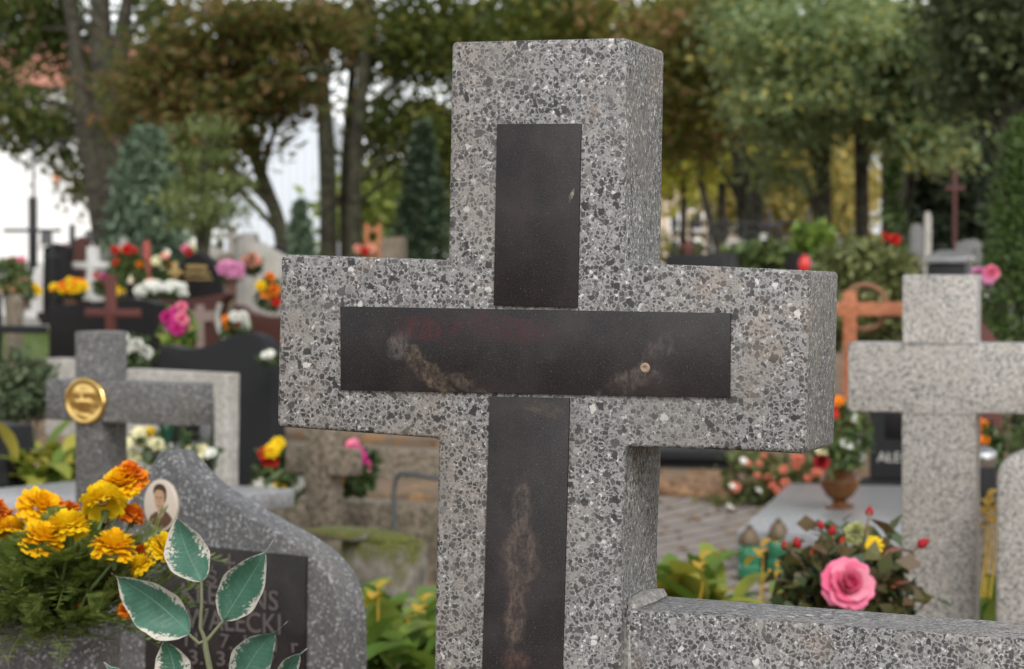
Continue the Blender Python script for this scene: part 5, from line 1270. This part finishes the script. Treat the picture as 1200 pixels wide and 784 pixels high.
tree('maple_tree', 'dark olive tree with two pale green trunks, directly left of the big cross', [
    (40, [(386, 400, 26), (385, 300, 22), (384, 200, 20), (380, 130, 18), (374, 40, 15), (366, -80, 9)]),
    (40.5, [(404, 400, 14), (404, 300, 12), (404, 200, 11), (410, 120, 10), (420, 0, 8), (425, -90, 5)]),
    (39.5, [(416, 400, 20), (415, 300, 19), (415, 215, 17), (419, 150, 16), (428, 60, 14), (436, -60, 9)])],
    [(452, 50, 41, 54, 50, 1.4, 90), (510, 50, 40, 48, 60, 1.5, 90), (475, 140, 40.5, 44, 28, 1.2, 50), (440, 165, 41.5, 26, 18, .8, 18), (525, 160, 39, 36, 30, 1.2, 50), (505, 205, 39.5, 22, 14, .8, 20), (396, 30, 41.5, 36, 34, 1., 24), (445, 195, 41, 16, 10, .6, 6), (570, 60, 39, 50, 60, 1.5, 80), (640, 30, 40, 70, 60, 1.8, 90), (600, 160, 40, 70, 40, 1.5, 80), (360, 40, 41, 14, 36, .8, 8),
     (480, -80, 40, 130, 70, 2.5, 99), (600, -90, 40, 110, 70, 2.4, 66), (470, -190, 40, 120, 70, 2.2, 60)], LM['olive'], .145, 26, .28)
tree('chestnut_tree', 'rust tinged chestnut with a forked dark trunk, right of the big cross', [
    (43, [(878, 398, 28), (876, 320, 24), (874, 260, 22), (868, 195, 20), (858, 110, 16), (845, 20, 13), (838, -80, 8)]),
    (43.2, [(884, 330, 18), (887, 250, 17), (892, 190, 15), (897, 120, 13), (905, 30, 10), (912, -60, 6)])],
    [(790, 40, 38, 46, 46, 1.4, 49), (835, 25, 38, 40, 30, 1.2, 37), (828, 80, 38, 40, 34, 1.2, 40), (800, 120, 38, 36, 30, 1.1, 31), (845, 130, 38, 34, 24, 1., 24), (806, 170, 38.5, 36, 22, 1., 24), (850, 165, 39, 20, 10, .7, 6), (760, 100, 39, 40, 70, 1.2, 37), (720, 20, 39, 60, 50, 1.4, 37),
     (800, -70, 40, 110, 60, 2.3, 47), (850, -160, 41, 110, 70, 2.2, 37)], LM['rust_light'], .19, 24, .30, .42, flat=.35, up=.7)
for (px, top, lean, w, lb) in ((800, 215, 2, 9, 'thin dark straight trunk tree nearest the big cross on the right'), (846, 185, 0, 11, 'thin dark trunk tree left of the forked chestnut')):
    tree('slim_tree', lb, [(50, [(px, 395, w + 2), (px, 290, w), (px + lean, top, w - 1), (px + lean * 2, top - 90, w - 3), (px, top - 200, 4)])],
         [(px, 190, 50, 40, 20, 1.2, 26), (px + 20, 150, 50, 44, 34, 1.5, 34), (px - 10, 60, 50, 60, 60, 2, 60), (px, -60, 50, 70, 70, 2, 70)], LM['yellowgreen'], .24, 14, .35, bark='bark_dark')
tree('slim_tree', 'thin trunk leaning right, between the two straight thin trunks', [(48, [(850, 395, 12), (842, 290, 11), (830, 250, 9), (820, 205, 8), (812, 120, 6), (808, 0, 4)])],
     [(822, 185, 48, 34, 16, 1.2, 22), (812, 130, 48, 40, 34, 1.5, 34), (815, 30, 48, 60, 60, 2, 60), (815, -70, 48, 60, 60, 2, 27)], LM['yellowgreen'], .24, 14, .35, bark='bark_dark')
tree('linden_tree', 'soft green linden with a straight pale trunk in the middle right', [
    (36, [(966, 405, 24), (965, 320, 20), (965, 230, 19), (963, 160, 18), (958, 80, 15), (952, 0, 12), (948, -110, 7)])],
    [(900, 50, 34, 56, 46, 1.5, 120), (950, 100, 34, 56, 36, 1.4, 110), (905, 125, 34, 40, 30, 1.2, 60), (985, 40, 34, 60, 50, 1.6, 130), (930, 158, 34.5, 40, 14, 1., 34), (985, 135, 34.5, 36, 14, 1., 34), (880, 20, 35, 40, 40, 1.2, 60), (912, 195, 35, 22, 18, .8, 14), (925, 212, 35.5, 16, 10, .6, 6),
     (930, -70, 35, 120, 60, 2.4, 99), (960, -170, 36, 120, 70, 2.4, 71)], LM['linden'], .135, 30, .26, .5, flat=.4, up=.7)
tree('linden_tree', 'soft green linden with a dark trunk, second of the row from the left', [
    (37, [(1011, 405, 21), (1010, 320, 18), (1010, 230, 17), (1008, 130, 16), (1004, 40, 13), (1000, -90, 8)])],
    [(1040, 50, 35, 56, 50, 1.5, 120), (1030, 110, 35, 50, 30, 1.3, 90), (1000, 120, 35.5, 36, 26, 1.1, 50), (1075, 95, 35, 46, 30, 1.3, 80), (1050, 143, 35, 34, 9, 1., 24),
     (1020, -70, 36, 110, 60, 2.4, 93), (1030, -160, 36, 110, 70, 2.2, 60)], LM['linden'], .135, 30, .26, .5, flat=.4, up=.7, bark='bark_dark')
tree('linden_tree', 'soft green linden with two close dark trunks, before the dark yew', [
    (39, [(1040, 400, 24), (1041, 320, 20), (1042, 220, 18), (1040, 140, 17), (1036, 40, 13), (1030, -90, 8)]),
    (39.4, [(1058, 400, 18), (1057, 300, 16), (1056, 200, 15), (1060, 120, 13), (1072, 20, 10)])],
    [(1095, 50, 34, 46, 46, 1.4, 100), (1120, 100, 34, 36, 26, 1.1, 50), (1088, 150, 34, 30, 18, 1., 34), (1100, 185, 34, 18, 12, .7, 14), (1140, 60, 34, 30, 30, 1.1, 44), (1075, 175, 34.5, 26, 14, .8, 20),
     (1090, -60, 37, 110, 60, 2.4, 82), (1100, -150, 38, 100, 70, 2.2, 55)], LM['linden'], .135, 30, .26, .5, flat=.4, up=.7, bark='bark_dark')
tree('broadleaf_tree', 'dark tree with a thick mossy leaning trunk at the right edge', [
    (28, [(1165, 430, 32), (1168, 330, 28), (1174, 240, 26), (1181, 160, 24), (1192, 80, 20), (1204, 0, 16), (1215, -120, 10)])],
    [(1180, 30, 28, 46, 40, 1.3, 90), (1150, 70, 28, 36, 30, 1.1, 50), (1215, 70, 28, 40, 50, 1.3, 70), (1145, 20, 28.5, 40, 36, 1.2, 60), (1130, 110, 28.5, 26, 20, .8, 22), (1215, 150, 28.5, 24, 26, .9, 20),
     (1190, -70, 28, 110, 60, 2, 88), (1200, -170, 28, 110, 70, 2, 60)], LM['shade'], .13, 26, .22)
tree('larch_tree', 'young thin larch with drooping pale green sprays, right of the dense spruce', [
    (29, [(236, 410, 9), (237, 320, 8), (238, 240, 6), (239, 185, 4), (240, 140, 2)])],
    [(240, 215, 29, 50, 8, .6, 26), (225, 235, 29, 44, 8, .6, 24), (258, 245, 29, 44, 8, .6, 24), (238, 262, 29, 46, 8, .6, 22), (240, 185, 29, 34, 10, .6, 18), (240, 150, 29, 26, 14, .5, 14)], LM['larch'], .11, 20, .13, .25, flat=.4)
# behind everything
tree('golden_tree', 'golden yellow tree far behind the trunks on the right', [(70, [(935, 370, 14), (935, 280, 12), (936, 200, 10), (935, 60, 6)])],
     [(930, 235, 70, 50, 46, 3, 120), (905, 215, 70, 40, 40, 3, 90), (975, 225, 70, 30, 44, 3, 70), (865, 235, 70, 30, 36, 2, 50), (880, 165, 70, 50, 30, 3, 60), (930, 130, 70, 90, 60, 3, 120)], LM['yellow_tree'], .24, 26, .5, bark='bark_dark')
tree('golden_tree', 'smaller yellow orange tree between the two middle trunks', [(64, [(990, 372, 9), (990, 280, 8), (990, 150, 5)])],
     [(990, 215, 64, 24, 40, 2, 50), (985, 255, 64, 18, 20, 2, 20), (1000, 150, 64, 40, 40, 2, 50)], LM['yellow_tree'], .22, 24, .5, bark='bark_dark')
tree('pale_tree', 'bright fresh green tree far behind, seen under the olive maple', [(62, [(450, 375, 10), (450, 290, 9), (450, 220, 7), (450, 120, 4)])],
     [(448, 235, 62, 36, 34, 2.5, 90), (470, 255, 62, 36, 30, 2.5, 60), (430, 265, 62, 26, 24, 2, 40), (500, 250, 62, 40, 36, 2.5, 50)], LM['bright'], .35, 14, .5)
tree('olive_tree', 'dim olive tree filling the gap behind the big cross', [(58, [(640, 380, 14), (640, 200, 12), (640, 40, 8)])],
     [(600, 200, 58, 70, 60, 3, 90), (690, 180, 58, 70, 70, 3, 90), (760, 190, 58, 60, 50, 3, 70), (640, 60, 58, 110, 80, 3, 120)], LM['yellowgreen'], .35, 14, .5, bark='bark_dark')
b = at_ground(1000, 78)
P, T = clustered([((-18, 0, .6), (18, 1.2, .5), 200), ((6, 0, .7), (10, 1.2, .6), 160)], 14, .45)
o = put('far_hedge', quad_mesh(leaf_quads(P, .4, .2, .3), T), LM['olive'], loc=b); tag(o, kind='stuff')

# ================================================================== houses beyond the cemetery
t = NT('white_render'); v = t.coord(); t.base(t.mix(t.noise(v, 1.5, 4), (.78, .78, .76), (.86, .86, .85))); t.rough(.8); M['render'] = t.m
t = NT('red_roof_tiles'); v = t.coord(scale=(3, 3, 3)); w_ = t.add('ShaderNodeTexWave', bands_direction='Z'); t.L(v, w_.inputs[0]); w_.inputs['Scale'].default_value = 1.2
t.base(t.mix(w_.outputs['Fac'], (.36, .14, .09), (.50, .22, .15))); t.rough(.8); M['roof'] = t.m
M['glass'] = plain('dark_window_glass', (.03, .035, .04), .08, 0, .1)
def house(px0, px1, pyt, Y, depth, wallm, label, roof=None, wins=(), name='house', win_frame='render'):
    F = Frame((px0 + px1) / 2, Y, 0); root = thing(name, label, 'building', F)
    u0, zt = F.uv(px0, pyt); u1, _ = F.uv(px1, pyt)
    put('wall', box_me(u0, u1, 0, depth, -.5, zt, .0), wallm, root)
    if roof:
        zr = F.uv(px0, roof)[1]; bm = bmesh.new(); e = .4
        A = [(u0 - e, -e, zt - .1), (u1 + e, -e, zt - .1), (u1 + e, depth + e, zt - .1), (u0 - e, depth + e, zt - .1), (u0 - e, depth / 2, zr), (u1 + e, depth / 2, zr)]
        vs = [bm.verts.new(p) for p in A]
        for f in ((0, 1, 5, 4), (2, 3, 4, 5), (1, 2, 5), (3, 0, 4), (3, 2, 1, 0)): bm.faces.new([vs[i] for i in f])
        put('roof', bm_mesh(bm, deg=10), M['roof'], root)
    for (a, b_, c, d) in wins:
        x0, z1 = F.uv(a, c); x1, z0 = F.uv(b_, d); k = .09
        fr = put('window', prism(rect(x0 - k, x1 + k, z0 - k, z1 + k), -.06, .02, .01), M[win_frame], root)
        put('pane', prism(rect(x0, x1, z0, z1), -.085, -.062, 0), M['glass'], fr)
    return root, F
hw, Fh2 = house(-160, 136, 98, 75, 12, M['render'], 'white rendered house with a red tiled roof on the far left', 30, ((48, 62, 271, 287), (100, 116, 270, 284), (-40, -20, 150, 180), (20, 40, 128, 160)))
u0, z0 = Fh2.uv(64, 213); u1, z1 = Fh2.uv(70, 205); put('wall_lamp', box_me(u0, u1, -.15, -.005, z0, z1, .02), plain('orange_plate', (.75, .22, .05), .5), hw)
t = NT('blue_white_sheeting'); v = t.coord(); w_ = t.add('ShaderNodeTexWave', bands_direction='X'); t.L(v, w_.inputs[0]); w_.inputs['Scale'].default_value = 1.6
t.base(t.mix(w_.outputs['Fac'], (.60, .65, .72), (.70, .75, .81))); t.rough(.55); t.bump(w_.outputs['Fac'], .4, .03); M['sheeting'] = t.m
house(262, 381, 128, 66, 10, M['sheeting'], 'pale blue corrugated hall behind the leaning trunk')
M['plaster'] = plain('beige_plaster', (.55, .43, .33), .85, 0, .1, 3)
house(700, 868, 205, 92, 10, M['plaster'], 'beige building with white framed windows behind the trunks on the right', None, ((786, 794, 248, 268), (812, 822, 248, 268), (838, 848, 244, 268), (852, 862, 244, 268), (786, 794, 283, 300), (812, 822, 283, 300), (838, 848, 283, 300)))
house(1017, 1072, 150, 88, 8, M['sheeting'], 'pale narrow building glimpsed between the dark linden trunks', None, ((1056, 1062, 175, 200),))
house(1168, 1260, 110, 84, 9, M['plaster'], 'pale building glimpsed right of the leaning trunk at the right edge', 60)

# ================================================================== loose stuff on the ground
n = 2600
xy = np.stack([rng.uniform(-3.4, 3.6, n), rng.uniform(6.5, 17, n)], 1)
P = np.column_stack([xy, [gz(y) + .012 for y in xy[:, 1]]])
V = leaf_quads(P, .06, .04, 2.5)
LM['fallen'] = leafmat('fallen_leaves', [(.16, .08, .03), (.26, .15, .05), (.36, .24, .06), (.11, .06, .03)], .1, .7, .2)
tag(put('fallen_leaves', quad_mesh(V, rng.uniform(0, 1, n)), LM['fallen']), kind='stuff')
n = 9000
xy = np.stack([rng.uniform(-9.4, -2.7, n), rng.uniform(20.1, 27.7, n)], 1)
P = np.column_stack([xy, [gz(y) + .02 for y in xy[:, 1]]])
N = len(P); D = unit(rng.normal(size=(N, 3)) * .45 + np.array([0, 0, 1])); S = unit(np.cross(D, rng.normal(size=(N, 3)))) * .006; L = rng.uniform(.04, .10, (N, 1))
V = np.stack([P - S, P + S, P + D * L + S * .2, P + D * L - S * .2], 1)
tag(put('grass', quad_mesh(V, rng.uniform(0, 1, N)), LM['grass']), kind='stuff')
